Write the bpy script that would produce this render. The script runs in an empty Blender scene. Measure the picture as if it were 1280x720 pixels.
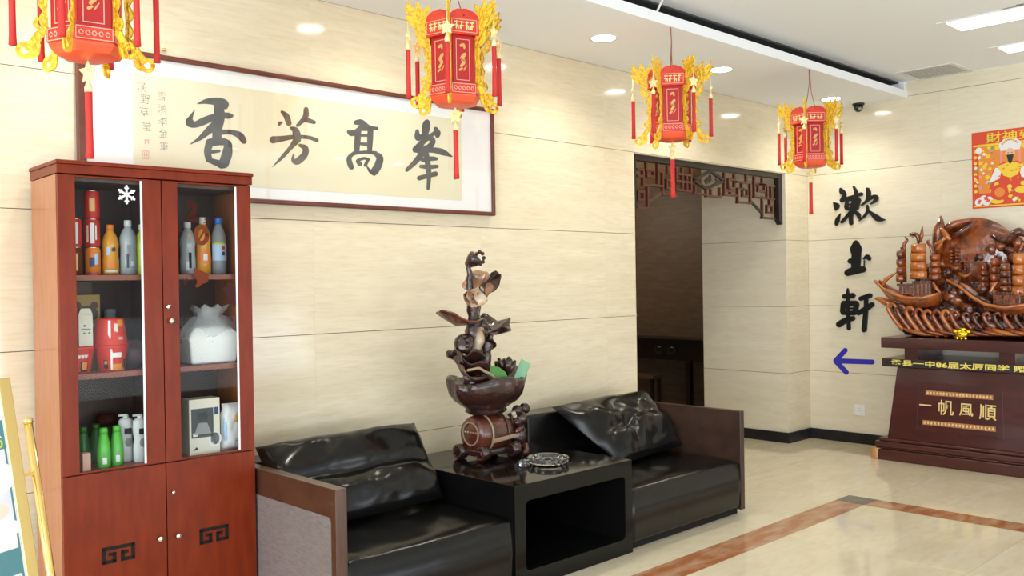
import bpy, bmesh, math, random
from mathutils import Vector, Matrix, noise
random.seed(7)
PI = math.pi
S = bpy.context.scene
COL = S.collection

# ------------------------------------------------------------------ camera
F, YAW, PITCH, ROLL = 1140.4, .7649, -.0064, -.0153
EYE = Vector((0, -4.2421, 1.5))
FW = Vector((math.sin(YAW) * math.cos(PITCH), math.cos(YAW) * math.cos(PITCH), math.sin(PITCH)))
_r0 = Vector((math.cos(YAW), -math.sin(YAW), 0))
_u0 = _r0.cross(FW)
RT = _r0 * math.cos(ROLL) + _u0 * math.sin(ROLL)
UP = -_r0 * math.sin(ROLL) + _u0 * math.cos(ROLL)
cd = bpy.data.cameras.new('camera')
cd.sensor_width = 36
cd.lens = F * 36 / 1280
cam = bpy.data.objects.new('camera', cd)
COL.objects.link(cam)
cam.matrix_world = Matrix(((RT.x, UP.x, -FW.x, EYE.x), (RT.y, UP.y, -FW.y, EYE.y), (RT.z, UP.z, -FW.z, EYE.z), (0, 0, 0, 1)))
S.camera = cam

# ------------------------------------------------------------------ world, exposure, large lights
w = bpy.data.worlds.new('daylight')
S.world = w
w.use_nodes = True
w.node_tree.nodes['Background'].inputs[0].default_value = (.88, .94, 1, 1)
w.node_tree.nodes['Background'].inputs[1].default_value = .55
vs = S.view_settings
vs.view_transform = 'Standard'
vs.look = 'None'
vs.gamma = 1
vs.exposure = 0.38
vs.use_curve_mapping = False
S.cycles.use_denoising = True
S.cycles.max_bounces = 8
S.cycles.diffuse_bounces = 5
S.cycles.caustics_reflective = False
S.cycles.caustics_refractive = False
S.cycles.sample_clamp_indirect = 6


def area(name, loc, direction, sx, sy, power, color=(1, 1, 1)):
    d = bpy.data.lights.new(name, 'AREA')
    d.shape = 'RECTANGLE'
    d.size, d.size_y, d.energy, d.color = sx, sy, power, color
    o = bpy.data.objects.new(name, d)
    o.location = loc
    o.rotation_euler = Vector(direction).to_track_quat('-Z', 'Y').to_euler()
    COL.objects.link(o)
    return o


area('window_daylight_front', (2.5, -7.4, 1.55), (0, 1, 0), 9, 2.6, 52, (.84, .92, 1))
area('ceiling_fill_front', (2.5, -7.4, .7), (0, .86, .5), 9, 1.0, 115, (.84, .92, 1))  # added fill, tilted up to brighten the soffit and ceiling
area('window_daylight_side', (-3.4, -3.9, 1.55), (1, 0, 0), 6, 2.6, 210, (.88, .94, 1))
area('ceiling_fill_side', (-3.4, -3.9, .7), (.86, 0, .5), 6, 1.0, 70, (.86, .93, 1))  # added upward fill for the ceiling, from the left
XE, XP, XO = 7.924, 7.52, 5.357       # end wall, pier corner, opening's left jamb
ZS, ZC, ZH = 3.03, 3.175, 2.449       # soffit, main ceiling, header
DOWNLIGHTS = (1.5, 2.92, 4.425, 5.745, 7.42)


def at(px, py, ax, val):
    """world point on an axis-aligned plane seen at a position of the 1280x720 photograph"""
    i = 'xyz'.index(ax)
    d = FW + RT * ((px - 640) / F) - UP * ((py - 360) / F)
    return EYE + d * ((val - EYE[i]) / d[i])


# ------------------------------------------------------------------ materials
def new_mat(name):
    m = bpy.data.materials.new(name)
    m.use_nodes = True
    return m, m.node_tree.nodes, m.node_tree.links, m.node_tree.nodes['Principled BSDF']


def mat(name, c, rough=.5, metal=0, c2=None, scale=8, stretch=(1, 1, 1), bump=0, bscale=None, spec=.5, coat=0, emit=0, detail=4, world=False, lo=.35, hi=.65, trans=0):
    m, N, L, b = new_mat(name)
    b.inputs['Base Color'].default_value = (*c, 1)
    b.inputs['Roughness'].default_value = rough
    b.inputs['Metallic'].default_value = metal
    b.inputs['Specular IOR Level'].default_value = spec
    b.inputs['Coat Weight'].default_value = coat
    b.inputs['Coat Roughness'].default_value = .06
    if trans:
        b.inputs['Transmission Weight'].default_value = trans
    if emit:
        b.inputs['Emission Color'].default_value = (*c, 1)
        b.inputs['Emission Strength'].default_value = emit
    if c2 or bump:
        if world:
            g = N.new('ShaderNodeNewGeometry')
            src = g.outputs['Position']
        else:
            g = N.new('ShaderNodeTexCoord')
            src = g.outputs['Object']
        mp = N.new('ShaderNodeMapping')
        mp.inputs['Scale'].default_value = stretch
        L.new(src, mp.inputs['Vector'])
    if c2:
        n = N.new('ShaderNodeTexNoise')
        n.inputs['Scale'].default_value = scale
        n.inputs['Detail'].default_value = detail
        L.new(mp.outputs[0], n.inputs['Vector'])
        r = N.new('ShaderNodeValToRGB')
        r.color_ramp.elements[0].position = lo
        r.color_ramp.elements[1].position = hi
        r.color_ramp.elements[0].color = (*c, 1)
        r.color_ramp.elements[1].color = (*c2, 1)
        L.new(n.outputs['Fac'], r.inputs[0])
        L.new(r.outputs[0], b.inputs['Base Color'])
    if bump:
        n = N.new('ShaderNodeTexNoise')
        n.inputs['Scale'].default_value = bscale or scale * 3
        n.inputs['Detail'].default_value = 3
        L.new(mp.outputs[0], n.inputs['Vector'])
        u = N.new('ShaderNodeBump')
        u.inputs['Strength'].default_value = bump
        u.inputs['Distance'].default_value = .01
        L.new(n.outputs['Fac'], u.inputs['Height'])
        L.new(u.outputs[0], b.inputs['Normal'])
    return m


def tile_mat(name, ca, cb, cc, rough, stretch, coat=0):
    """polished stone: long soft bands plus fine grain, shifted from tile to tile"""
    m, N, L, b = new_mat(name)
    g = N.new('ShaderNodeNewGeometry')
    oi = N.new('ShaderNodeObjectInfo')
    mul = N.new('ShaderNodeVectorMath')
    mul.operation = 'MULTIPLY_ADD'
    comb = N.new('ShaderNodeCombineXYZ')
    L.new(oi.outputs['Random'], comb.inputs[0])
    L.new(oi.outputs['Random'], comb.inputs[2])
    mul.inputs[1].default_value = (7, 7, 7)
    L.new(comb.outputs[0], mul.inputs[0])
    L.new(g.outputs['Position'], mul.inputs[2])
    mp = N.new('ShaderNodeMapping')
    mp.inputs['Scale'].default_value = stretch
    L.new(mul.outputs[0], mp.inputs['Vector'])
    n1 = N.new('ShaderNodeTexNoise')
    n1.inputs['Scale'].default_value = 1.6
    n1.inputs['Detail'].default_value = 3
    n2 = N.new('ShaderNodeTexNoise')
    n2.inputs['Scale'].default_value = 8
    n2.inputs['Detail'].default_value = 5
    for n in (n1, n2):
        L.new(mp.outputs[0], n.inputs['Vector'])
    r = N.new('ShaderNodeValToRGB')
    r.color_ramp.elements[0].position, r.color_ramp.elements[1].position = .3, .7
    r.color_ramp.elements[0].color, r.color_ramp.elements[1].color = (*ca, 1), (*cb, 1)
    L.new(n1.outputs['Fac'], r.inputs[0])
    mx = N.new('ShaderNodeMixRGB')
    r2 = N.new('ShaderNodeValToRGB')
    r2.color_ramp.elements[0].position, r2.color_ramp.elements[1].position = .45, .75
    r2.color_ramp.elements[0].color, r2.color_ramp.elements[1].color = (0, 0, 0, 1), (.55, .55, .55, 1)
    L.new(n2.outputs['Fac'], r2.inputs[0])
    L.new(r2.outputs[0], mx.inputs[0])
    L.new(r.outputs[0], mx.inputs[1])
    mx.inputs[2].default_value = (*cc, 1)
    L.new(mx.outputs[0], b.inputs['Base Color'])
    b.inputs['Roughness'].default_value = rough
    return m


def glass_mat(name, tint=(1, 1, 1), refl=1.0):
    m, N, L, b = new_mat(name)
    N.remove(b)
    t = N.new('ShaderNodeBsdfTransparent')
    t.inputs[0].default_value = (*tint, 1)
    g = N.new('ShaderNodeBsdfGlossy')
    g.inputs['Roughness'].default_value = .015
    f = N.new('ShaderNodeFresnel')
    gm = N.new('ShaderNodeNewGeometry')
    io = N.new('ShaderNodeMapRange')      # the fresnel node inverts the index on back faces
    io.inputs[3].default_value, io.inputs[4].default_value = 1.5, 1 / 1.5
    L.new(gm.outputs['Backfacing'], io.inputs[0])
    L.new(io.outputs[0], f.inputs[0])
    mu = N.new('ShaderNodeMath')
    mu.operation = 'MULTIPLY'
    mu.inputs[1].default_value = refl
    x = N.new('ShaderNodeMixShader')
    L.new(f.outputs[0], mu.inputs[0])
    L.new(mu.outputs[0], x.inputs[0])
    L.new(t.outputs[0], x.inputs[1])
    L.new(g.outputs[0], x.inputs[2])
    L.new(x.outputs[0], N['Material Output'].inputs[0])
    return m


def leather_mat():
    m, N, L, b = new_mat('black leather')
    b.inputs['Base Color'].default_value = (.0045, .0042, .004, 1)
    b.inputs['Roughness'].default_value = .2
    b.inputs['Specular IOR Level'].default_value = .32
    tc = N.new('ShaderNodeTexCoord')
    n1 = N.new('ShaderNodeTexNoise')
    n1.inputs['Scale'].default_value = 5
    n1.inputs['Detail'].default_value = 2
    n1.inputs['Distortion'].default_value = .8
    v = N.new('ShaderNodeTexVoronoi')
    v.inputs['Scale'].default_value = 260
    for n in (n1, v):
        L.new(tc.outputs['Object'], n.inputs['Vector'])
    b1 = N.new('ShaderNodeBump')
    b1.inputs['Strength'].default_value = .16
    b1.inputs['Distance'].default_value = .012
    b2 = N.new('ShaderNodeBump')
    b2.inputs['Strength'].default_value = .12
    b2.inputs['Distance'].default_value = .001
    L.new(n1.outputs['Fac'], b1.inputs['Height'])
    L.new(v.outputs['Distance'], b2.inputs['Height'])
    L.new(b1.outputs[0], b2.inputs['Normal'])
    L.new(b2.outputs[0], b.inputs['Normal'])
    return m


M = {}
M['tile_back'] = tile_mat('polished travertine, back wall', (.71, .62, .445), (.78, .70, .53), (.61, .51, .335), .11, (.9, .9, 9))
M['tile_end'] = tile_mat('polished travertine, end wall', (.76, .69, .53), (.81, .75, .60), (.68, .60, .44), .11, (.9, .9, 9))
M['grout'] = mat('tile joint', (.20, .15, .09), .9)
M['floor_tile'] = tile_mat('polished beige floor stone', (.69, .60, .425), (.77, .70, .53), (.63, .53, .355), .07, (1.2, 3, 1))
M['floor_joint'] = mat('floor joint', (.34, .27, .17), .8)
M['inlay'] = mat('red veined marble', (.38, .14, .055), .09, c2=(.55, .36, .23), scale=5, stretch=(1, 3, 1), detail=7, world=True, lo=.4, hi=.75)
M['inlay_dark'] = mat('dark green grey marble', (.07, .065, .05), .09, c2=(.16, .14, .11), scale=14, world=True)
M['ceiling'] = mat('ceiling paint', (.82, .85, .89), .8)
M['soffit'] = mat('white soffit paint', (.88, .91, .95), .7)
M['base_black'] = mat('black stone baseboard', (.006, .006, .008), .3, c2=(.014, .014, .017), scale=10)
M['dark_wall'] = mat('dark brown panelling', (.17, .12, .085), .5, c2=(.13, .09, .062), scale=6, stretch=(1, 1, 6))
M['tan'] = mat('tan ceiling paint', (.6, .45, .26), .8)
M['lamp'] = mat('lit lamp glass', (1, .97, .9), emit=22)
M['tube'] = mat('lit troffer diffuser', (.93, .96, 1), emit=1.7)
M['white_metal'] = mat('white lacquered metal', (.8, .8, .8), .35)
M['cabinet'] = mat('red brown cabinet veneer', (.20, .026, .006), .32, c2=(.15, .018, .004), scale=5, stretch=(5, 5, 1), spec=.2)
M['cabinet_side'] = mat('orange glare-lit cabinet side', (.42, .14, .045), .25, c2=(.36, .11, .03), scale=5, stretch=(6, 6, 1), coat=.3)  # lighter and more orange than the front: lamp glare put into the colour
M['cabinet_in'] = mat('dark cabinet inside', (.105, .062, .048), .5, c2=(.08, .046, .036), scale=5, stretch=(6, 6, 1))
M['shelf'] = mat('red brown shelf', (.22, .06, .03), .4)
M['glass'] = glass_mat('clear pane', (.93, .95, .95), .12)
M['pic_glass'] = glass_mat('picture glass', (1, 1, 1), 1)
M['strip_white'] = mat('white plastic strip', (.75, .75, .78), .4)
M['chrome'] = mat('polished nickel', (.75, .73, .68), .18, 1)
M['black'] = mat('black paint', (.010, .009, .008), .6, spec=.2)
M['letter'] = mat('black acrylic letter', (.010, .010, .010), .35)
M['ink'] = mat('grey black ink', (.085, .083, .078), .6, c2=(.05, .049, .046), scale=18)
M['ink_brown'] = mat('brown black ink', (.13, .105, .075), .6, c2=(.08, .066, .047), scale=18)
M['ink_pale'] = mat('pale brown ink', (.24, .20, .14), .6)
M['seal'] = mat('faded red seal ink', (.75, .42, .30), .6)
M['paper'] = mat('aged cream paper', (.80, .75, .55), .7, c2=(.77, .71, .50), scale=3)
M['mount'] = mat('white mount board', (.88, .88, .87), .7)
M['frame'] = mat('dark red brown frame', (.15, .035, .018), .3, c2=(.10, .022, .011), scale=9)
M['leather'] = leather_mat()
M['arm'] = mat('brown walnut veneer', (.085, .035, .019), .3, c2=(.05, .02, .012), scale=9, stretch=(8, 1, 1), coat=.2)
M['arm_dark'] = mat('dark brown veneer', (.055, .028, .019), .35, c2=(.035, .018, .012), scale=9, stretch=(8, 1, 1))
M['arm_grey'] = mat('grey brushed inset panel', (.22, .19, .185), .35, c2=(.17, .145, .14), scale=26, stretch=(1, 1, 5), detail=6)
M['lacquer'] = mat('black gloss lacquer', (.005, .005, .005), .07, spec=.2)
M['lacquer_in'] = mat('black satin lacquer', (.006, .006, .006), .35)
M['red'] = mat('red lantern card', (.72, .055, .022), .4, c2=(.62, .035, .015), scale=20)
M['red_dark'] = mat('deep red lantern panel', (.46, .010, .012), .3)
M['orange'] = mat('orange red lantern base', (.80, .095, .03), .4)
M['pink'] = mat('pale pink print line', (.85, .42, .33), .5)
M['gold_print'] = mat('gold print', (.70, .40, .14), .4, .2)
M['gold'] = mat('gold foil card', (.98, .68, .06), .35, .2, c2=(.78, .44, .03), scale=70, bump=.6, bscale=110, lo=.45, hi=.62)
M['gold_pale'] = mat('pale gold plastic', (.92, .78, .38), .4, .2)
M['tassel'] = mat('red tassel thread', (.62, .03, .025), .7, c2=(.48, .02, .018), scale=60, stretch=(1, 1, .1))
M['cord'] = mat('dark red cord', (.28, .05, .05), .7)
M['brass'] = mat('polished brass', (.83, .60, .22), .16, 1)
M['brass_dark'] = mat('brass flat bar', (.80, .62, .28), .22, 1)
M['teal'] = mat('teal print', (.075, .22, .26), .4)
M['print_white'] = mat('white print', (.85, .85, .85), .4)
M['print_lime'] = mat('lime print', (.55, .65, .05), .4)
M['print_blue_grey'] = mat('pale blue food photo print', (.62, .65, .74), .4, c2=(.80, .78, .76), scale=7)
M['print_pink'] = mat('pale pink food photo print', (.80, .60, .55), .4, c2=(.80, .70, .55), scale=12)
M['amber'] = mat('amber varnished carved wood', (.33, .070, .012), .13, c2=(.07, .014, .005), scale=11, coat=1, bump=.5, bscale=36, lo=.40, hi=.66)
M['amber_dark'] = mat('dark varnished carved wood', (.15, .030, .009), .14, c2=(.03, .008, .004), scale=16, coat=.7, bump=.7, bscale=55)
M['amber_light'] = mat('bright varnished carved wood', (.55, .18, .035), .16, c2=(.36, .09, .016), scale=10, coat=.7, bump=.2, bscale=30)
M['rosewood'] = mat('dark rosewood', (.075, .016, .012), .28, c2=(.052, .011, .009), scale=4, stretch=(6, 1, 6), coat=.3)
M['ribbon'] = mat('black ribbon', (.012, .014, .016), .5)
M['yellow_print'] = mat('yellow print', (.85, .70, .16), .4)
M['gilt'] = mat('gilt carving', (.85, .62, .26), .4, .2)
M['gilt_dull'] = mat('dull gilt fretwork', (.52, .25, .10), .45, c2=(.32, .12, .05), scale=60)
M['tan_wood'] = mat('tan wood block', (.48, .25, .09), .4)
M['gold_shiny'] = mat('shiny gold', (.95, .66, .04), .2, .9)
M['root'] = mat('dark carved root wood', (.045, .014, .010), .22, c2=(.018, .008, .007), scale=12, coat=.4, bump=.5, bscale=45)
M['root_red'] = mat('red brown carved root wood', (.13, .032, .016), .22, c2=(.06, .015, .009), scale=12, coat=.4, bump=.35, bscale=40)
M['root_tan'] = mat('tan streaked root wood', (.34, .15, .07), .3, c2=(.10, .045, .03), scale=14, coat=.3, bump=.4, bscale=40)
M['root_cream'] = mat('cream bleached root wood', (.62, .55, .42), .4, c2=(.35, .20, .11), scale=16)
M['root_line'] = mat('worn pale edge', (.34, .25, .16), .4)
M['jade'] = mat('green glass leaf', (.06, .22, .045), .12, c2=(.05, .22, .04), scale=14)
M['mint'] = mat('mint glass leaf', (.24, .46, .28), .15, c2=(.18, .38, .22), scale=12)
M['crystal'] = mat('cut crystal', (1, 1, 1), .02, trans=.96)
M['blue'] = mat('blue vinyl', (.035, .03, .42), .4)
M['shade_dark'] = mat('painted cove shade', (.05, .05, .05), .9)  # shade of the cove gap, put into the colour
M['socket'] = mat('white socket plastic', (.82, .82, .80), .35)
M['shade_grey'] = mat('socket grey', (.45, .45, .45), .5)
M['blackwood'] = mat('black stained wood', (.010, .008, .007), .3)
M['dark_panel'] = mat('brown stool wood', (.10, .065, .04), .45)
M['fret'] = mat('dark red brown fretwork wood', (.085, .022, .012), .35)
M['fret_black'] = mat('black brown fretwork wood', (.022, .012, .010), .4)
M['vent'] = mat('vent grey', (.72, .71, .69), .5)
M['vent_dark'] = mat('vent slot', (.66, .65, .63), .7)
M['plastic_bag'] = mat('translucent white plastic', (.75, .75, .74), .25, c2=(.62, .62, .6), scale=9, bump=.5, bscale=14)
M['foam'] = mat('white foam box', (.85, .85, .83), .5)
for nm, c, r in (('can_red', (.55, .03, .02), .3), ('can_orange', (.80, .22, .02), .3), ('white_p', (.8, .8, .8), .4), ('orange_p', (.85, .22, .02), .35),
                 ('juice', (.75, .33, .03), .2), ('juice_red', (.72, .13, .04), .25), ('clear_p', (.42, .47, .50), .15), ('lime_p', (.55, .62, .05), .25), ('blue_p', (.05, .2, .62), .3),
                 ('pale_blue', (.45, .62, .82), .4), ('green_p', (.10, .52, .05), .25), ('green_d', (.03, .16, .03), .35), ('cup_red', (.68, .04, .025), .35),
                 ('cup_orange', (.85, .30, .03), .35), ('cream_p', (.75, .70, .58), .4), ('ochre', (.42, .27, .07), .5), ('brown_p', (.10, .055, .03), .5),
                 ('grey_d', (.05, .055, .06), .4), ('grey_m', (.28, .29, .30), .4), ('pink_p', (.72, .42, .32), .5), ('navy', (.03, .04, .14), .4), ('black_p', (.015, .015, .015), .35),
                 ('decal_brown', (.045, .009, .006), .5), ('decal_amber', (.15, .032, .012), .5), ('decal_white', (.85, .87, .9), .35), ('decal_dark', (.05, .012, .012), .4),
                 ('poster_red', (.70, .07, .03), .35), ('poster_orange', (.80, .27, .04), .35), ('poster_yellow', (.88, .62, .05), .35), ('poster_green', (.12, .38, .12), .35),
                 ('poster_white', (.82, .80, .80), .35), ('poster_pink', (.80, .30, .35), .35), ('poster_skin', (.80, .50, .36), .35), ('poster_black', (.03, .02, .02), .35), ('crack', (.18, .17, .16), .8)):
    M[nm] = mat(nm.replace('_', ' '), c, r, spec=.1 if nm.startswith('decal') else .5)

# ------------------------------------------------------------------ mesh helpers
WORLD = {}          # object name -> world matrix of its frame, for pieces modelled in world coordinates


class MB:
    def __init__(self):
        self.v, self.f = [], []

    def add(self, vs, fs):
        k = len(self.v)
        self.v += [tuple(p) for p in vs]
        self.f += [tuple(i + k for i in q) for q in fs]
        return self

    def box(self, x0, x1, y0, y1, z0, z1):
        vs = [(x, y, z) for z in (z0, z1) for y in (y0, y1) for x in (x0, x1)]
        return self.add(vs, [(0, 2, 3, 1), (4, 5, 7, 6), (0, 1, 5, 4), (2, 6, 7, 3), (0, 4, 6, 2), (1, 3, 7, 5)])

    def obox(self, c, a, b, n, sa, sb, sn):
        """box centred at c with axes a, b, n and full sizes"""
        c, a, b, n = map(Vector, (c, a, b, n))
        vs = [c + a * (i * sa / 2) + b * (j * sb / 2) + n * (k * sn / 2) for k in (-1, 1) for j in (-1, 1) for i in (-1, 1)]
        return self.add(vs, [(0, 2, 3, 1), (4, 5, 7, 6), (0, 1, 5, 4), (2, 6, 7, 3), (0, 4, 6, 2), (1, 3, 7, 5)])

    def bar(self, p, q, wa, wb, up=(0, 0, 1)):
        p, q = Vector(p), Vector(q)
        d = (q - p).normalized()
        u = Vector(up)
        s = d.cross(u)
        if s.length < 1e-4:
            s = d.cross(Vector((1, 0, 0)))
        s.normalize()
        t = s.cross(d)
        return self.obox((p + q) / 2, d, s, t, (q - p).length, wa, wb)

    def tube(self, pts, rad, n=8, caps=True):
        pts = [Vector(p) for p in pts]
        if not hasattr(rad, '__len__'):
            rad = [rad] * len(pts)
        vs, fs = [], []
        prev = None
        for i, p in enumerate(pts):
            d = (pts[min(i + 1, len(pts) - 1)] - pts[max(i - 1, 0)]).normalized()
            if prev is None:
                s = d.cross(Vector((0, 0, 1)))
                if s.length < 1e-3:
                    s = d.cross(Vector((1, 0, 0)))
            else:
                s = prev - d * prev.dot(d)
            s.normalize()
            prev = s
            t = d.cross(s)
            for k in range(n):
                a = 2 * PI * k / n
                vs.append(p + (s * math.cos(a) + t * math.sin(a)) * rad[i])
        for i in range(len(pts) - 1):
            for k in range(n):
                a, b = i * n + k, i * n + (k + 1) % n
                fs.append((a, b, b + n, a + n))
        if caps:
            fs.append(tuple(range(n))[::-1])
            fs.append(tuple(range((len(pts) - 1) * n, len(pts) * n)))
        return self.add(vs, fs)

    def lathe(self, prof, c=(0, 0, 0), n=20, ax=(0, 0, 1), sx=(1, 1), ring=False):
        """prof = [(radius, height)...] about axis ax through c"""
        c, ax = Vector(c), Vector(ax).normalized()
        s = ax.cross(Vector((0, 1, 0)))
        if s.length < 1e-3:
            s = Vector((1, 0, 0))
        s.normalize()
        t = ax.cross(s)
        vs, fs = [], []
        for r, h in prof:
            for k in range(n):
                a = 2 * PI * k / n
                vs.append(c + ax * h + (s * math.cos(a) * sx[0] + t * math.sin(a) * sx[1]) * r)
        for i in range(len(prof) - 1):
            for k in range(n):
                a, b = i * n + k, i * n + (k + 1) % n
                fs.append((a, b, b + n, a + n))
        if ring:
            m = (len(prof) - 1) * n
            fs += [(m + k, m + (k + 1) % n, (k + 1) % n, k) for k in range(n)]
            return self.add(vs, fs)
        if prof[0][0] > 1e-6:
            fs.append(tuple(range(n))[::-1])
        if prof[-1][0] > 1e-6:
            fs.append(tuple(range((len(prof) - 1) * n, len(prof) * n)))
        return self.add(vs, fs)

    def ball(self, c, r, n=12, m=8, rot=None):
        if not hasattr(r, '__len__'):
            r = (r, r, r)
        c = Vector(c)
        vs, fs = [], []
        for i in range(m + 1):
            th = PI * i / m
            for k in range(n):
                a = 2 * PI * k / n
                p = Vector((r[0] * math.sin(th) * math.cos(a), r[1] * math.sin(th) * math.sin(a), r[2] * math.cos(th)))
                if rot:
                    p = rot @ p
                vs.append(c + p)
        for i in range(m):
            for k in range(n):
                a, b = i * n + k, i * n + (k + 1) % n
                fs.append((a, a + n, b + n, b))
        return self.add(vs, fs)

    def prism(self, poly, fn, n, th):
        """outline poly (2d) mapped by fn to 3d, thickened by th along n"""
        n = Vector(n)
        fr = [Vector(fn(*p)) + n * th for p in poly]
        bk = [Vector(fn(*p)) for p in poly]
        k = len(poly)
        fs = [tuple(range(k)), tuple(range(2 * k - 1, k - 1, -1))]
        fs += [(i, i + k, (i + 1) % k + k, (i + 1) % k) for i in range(k)]
        return self.add(fr + bk, fs)

    def stroke(self, pts, fn, n, th, step=4):
        """a brush stroke: pts = [(x, y, width)], smoothed, round ended, thickened by th along n"""
        P = [Vector(p) for p in pts]
        if len(P) == 2:
            Q = [P[0].lerp(P[1], i / step) for i in range(step + 1)]
        else:
            E_ = [P[0] * 2 - P[1]] + P + [P[-1] * 2 - P[-2]]
            Q = []
            for i in range(1, len(E_) - 2):
                a, b, c, d = E_[i - 1:i + 3]
                for j in range(step):
                    t = j / step
                    Q.append(.5 * ((2 * b) + (c - a) * t + (2 * a - 5 * b + 4 * c - d) * t * t + (3 * b - a - 3 * c + d) * t ** 3))
            Q.append(P[-1])
        Lf, Rt = [], []
        for i, q in enumerate(Q):
            d = Q[min(i + 1, len(Q) - 1)] - Q[max(i - 1, 0)]
            d = Vector((d.x, d.y)).normalized()
            nn = Vector((-d.y, d.x)) * (max(q.z, .001) / 2)
            Lf.append((q.x + nn.x, q.y + nn.y))
            Rt.append((q.x - nn.x, q.y - nn.y))

        def cap(q, frm):
            d = Vector((q.x - frm.x, q.y - frm.y)).normalized()
            r = max(q.z, .001) / 2
            a0 = math.atan2(d.y, d.x)
            return [(q.x + r * .9 * math.cos(a0 + a), q.y + r * .9 * math.sin(a0 + a)) for a in (PI / 3, 0, -PI / 3)]
        n = Vector(n)
        m = len(Q)
        fr = [Vector(fn(*p)) + n * th for p in Lf + Rt]
        bk = [Vector(fn(*p)) for p in Lf + Rt]
        vs = fr + bk
        fs = []
        for i in range(m - 1):
            fs.append((i, i + 1, m + i + 1, m + i))
            fs.append((2 * m + i, 2 * m + i + 1, i + 1, i))
            fs.append((m + i, m + i + 1, 3 * m + i + 1, 3 * m + i))
        for end, q, frm, il, ir in ((0, Q[0], Q[1], 0, m), (1, Q[-1], Q[-2], m - 1, 2 * m - 1)):
            cp = cap(q, frm)
            k = len(vs)
            vs += [Vector(fn(*p)) + n * th for p in cp] + [Vector(fn(*p)) for p in cp]
            ring = [il, k, k + 1, k + 2, ir] if end else [ir, k, k + 1, k + 2, il]
            rb = [il + 2 * m, k + 3, k + 4, k + 5, ir + 2 * m] if end else [ir + 2 * m, k + 3, k + 4, k + 5, il + 2 * m]
            fs.append(tuple(ring))
            for a in range(4):
                fs.append((ring[a], ring[a + 1], rb[a + 1], rb[a]))
        return self.add(vs, fs)

    def build(self, name, material, parent=None, smooth=False, bevel=0, world=False, seg=2):
        me = bpy.data.meshes.new(name)
        vs = self.v
        if world and parent is not None:
            inv = WORLD[parent.name].inverted()
            if parent.name == 'ship_carving':
                vs = [(p[0], p[1], max(p[2], 1.0045)) for p in vs]
            vs = [tuple(inv @ Vector(p)) for p in vs]
        me.from_pydata(vs, [], self.f)
        bm = bmesh.new()
        bm.from_mesh(me)
        bmesh.ops.recalc_face_normals(bm, faces=bm.faces)
        bm.to_mesh(me)
        bm.free()
        me.materials.append(M[material] if isinstance(material, str) else material)
        if smooth:
            for p in me.polygons:
                p.use_smooth = True
        o = bpy.data.objects.new(name, me)
        COL.objects.link(o)
        if parent is not None:
            o.parent = parent
            WORLD[o.name] = WORLD.get(parent.name, Matrix())
        else:
            WORLD[o.name] = Matrix()
        if bevel:
            b = o.modifiers.new('edge', 'BEVEL')
            b.width, b.segments, b.limit_method = bevel, seg, 'ANGLE'
            b.angle_limit = .6
            if not smooth:
                for p in me.polygons:
                    p.use_smooth = True
                w_ = o.modifiers.new('shade', 'WEIGHTED_NORMAL')
                w_.keep_sharp = True
        elif smooth == 'auto':
            pass
        return o


def tag(o, label=None, cat=None, group=None, kind=None):
    for k, v in (('label', label), ('category', cat), ('group', group), ('kind', kind)):
        if v:
            o[k] = v
    return o


def thing(name, label, cat, loc=(0, 0, 0), rotz=0, group=None):
    o = bpy.data.objects.new(name, None)
    o.empty_display_size = .05
    COL.objects.link(o)
    o.location = loc
    o.rotation_euler = (0, 0, rotz)
    WORLD[o.name] = Matrix.Translation(loc) @ Matrix.Rotation(rotz, 4, 'Z')
    return tag(o, label, cat, group)


KIDS = {}


def copy_tree(o, parent=None):
    c = o.copy()
    COL.objects.link(c)
    c.parent = parent
    for ch in list(o.children):
        copy_tree(ch, c)
    return c


def struct(o):
    o['kind'] = 'structure'
    return o


def text_mesh(body, size, fn, n, th, bold=0, align='CENTER', sx=1.0):
    """built-in font text as an MB; fn maps text plane (x right, y up) to 3d"""
    c = bpy.data.curves.new('lettering', 'FONT')
    c.body, c.size, c.align_x, c.align_y, c.offset = body, size, align, 'CENTER', bold
    c.resolution_u = 3
    o = bpy.data.objects.new('lettering', c)
    COL.objects.link(o)
    bpy.context.view_layer.update()
    me = bpy.data.meshes.new_from_object(o.evaluated_get(bpy.context.evaluated_depsgraph_get()))
    mb = MB()
    n = Vector(n)
    mb.add([Vector(fn(v.co.x * sx, v.co.y)) + n * th for v in me.vertices], [tuple(p.vertices) for p in me.polygons])
    bpy.data.objects.remove(o)
    bpy.data.curves.remove(c)
    bpy.data.meshes.remove(me)
    return mb


# ------------------------------------------------------------------ the room
floor = struct(MB().box(-6, 9.2, -10, 5, -.2, -.008).build('floor', 'floor_joint'))
ceiling = struct(MB().box(-3.6, XE, -8, -.0, ZC, ZC + .2).build('ceiling', 'ceiling'))
back = struct(MB().box(-3.6, XO - .0, .012, .16, 0, ZC).box(XO, XP, .012, .16, ZH + .002, ZC).build('wall_back', 'grout'))
right = struct(MB().box(XE + .012, XE + .2, -8, .0, 0, ZC).build('wall_right', 'grout'))
pier = struct(MB().box(XP + .012, XE + .2, .012, .90, 0, ZC).build('wall_passage', 'grout'))
struct(MB().box(8.75, 8.85, .9, 5, 0, 2.6).build('wall_passage_far', 'dark_wall'))
struct(MB().box(3.5, 8.85, 5, 5.1, 0, 2.6).build('wall_passage_end', 'dark_wall'))
struct(MB().box(3.4, 3.5, .16, 5.1, 0, 2.6).build('wall_passage_left', 'dark_wall'))
struct(MB().box(3.5, XP + .012, .16, .92, 2.6, 2.7).box(3.5, 8.85, .92, 5.1, 2.6, 2.7).build('ceiling_passage', 'tan'))
struct(MB().box(7.932, 8.85, .90, .94, 0, 2.6).build('trim_1', 'dark_wall'))
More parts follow.
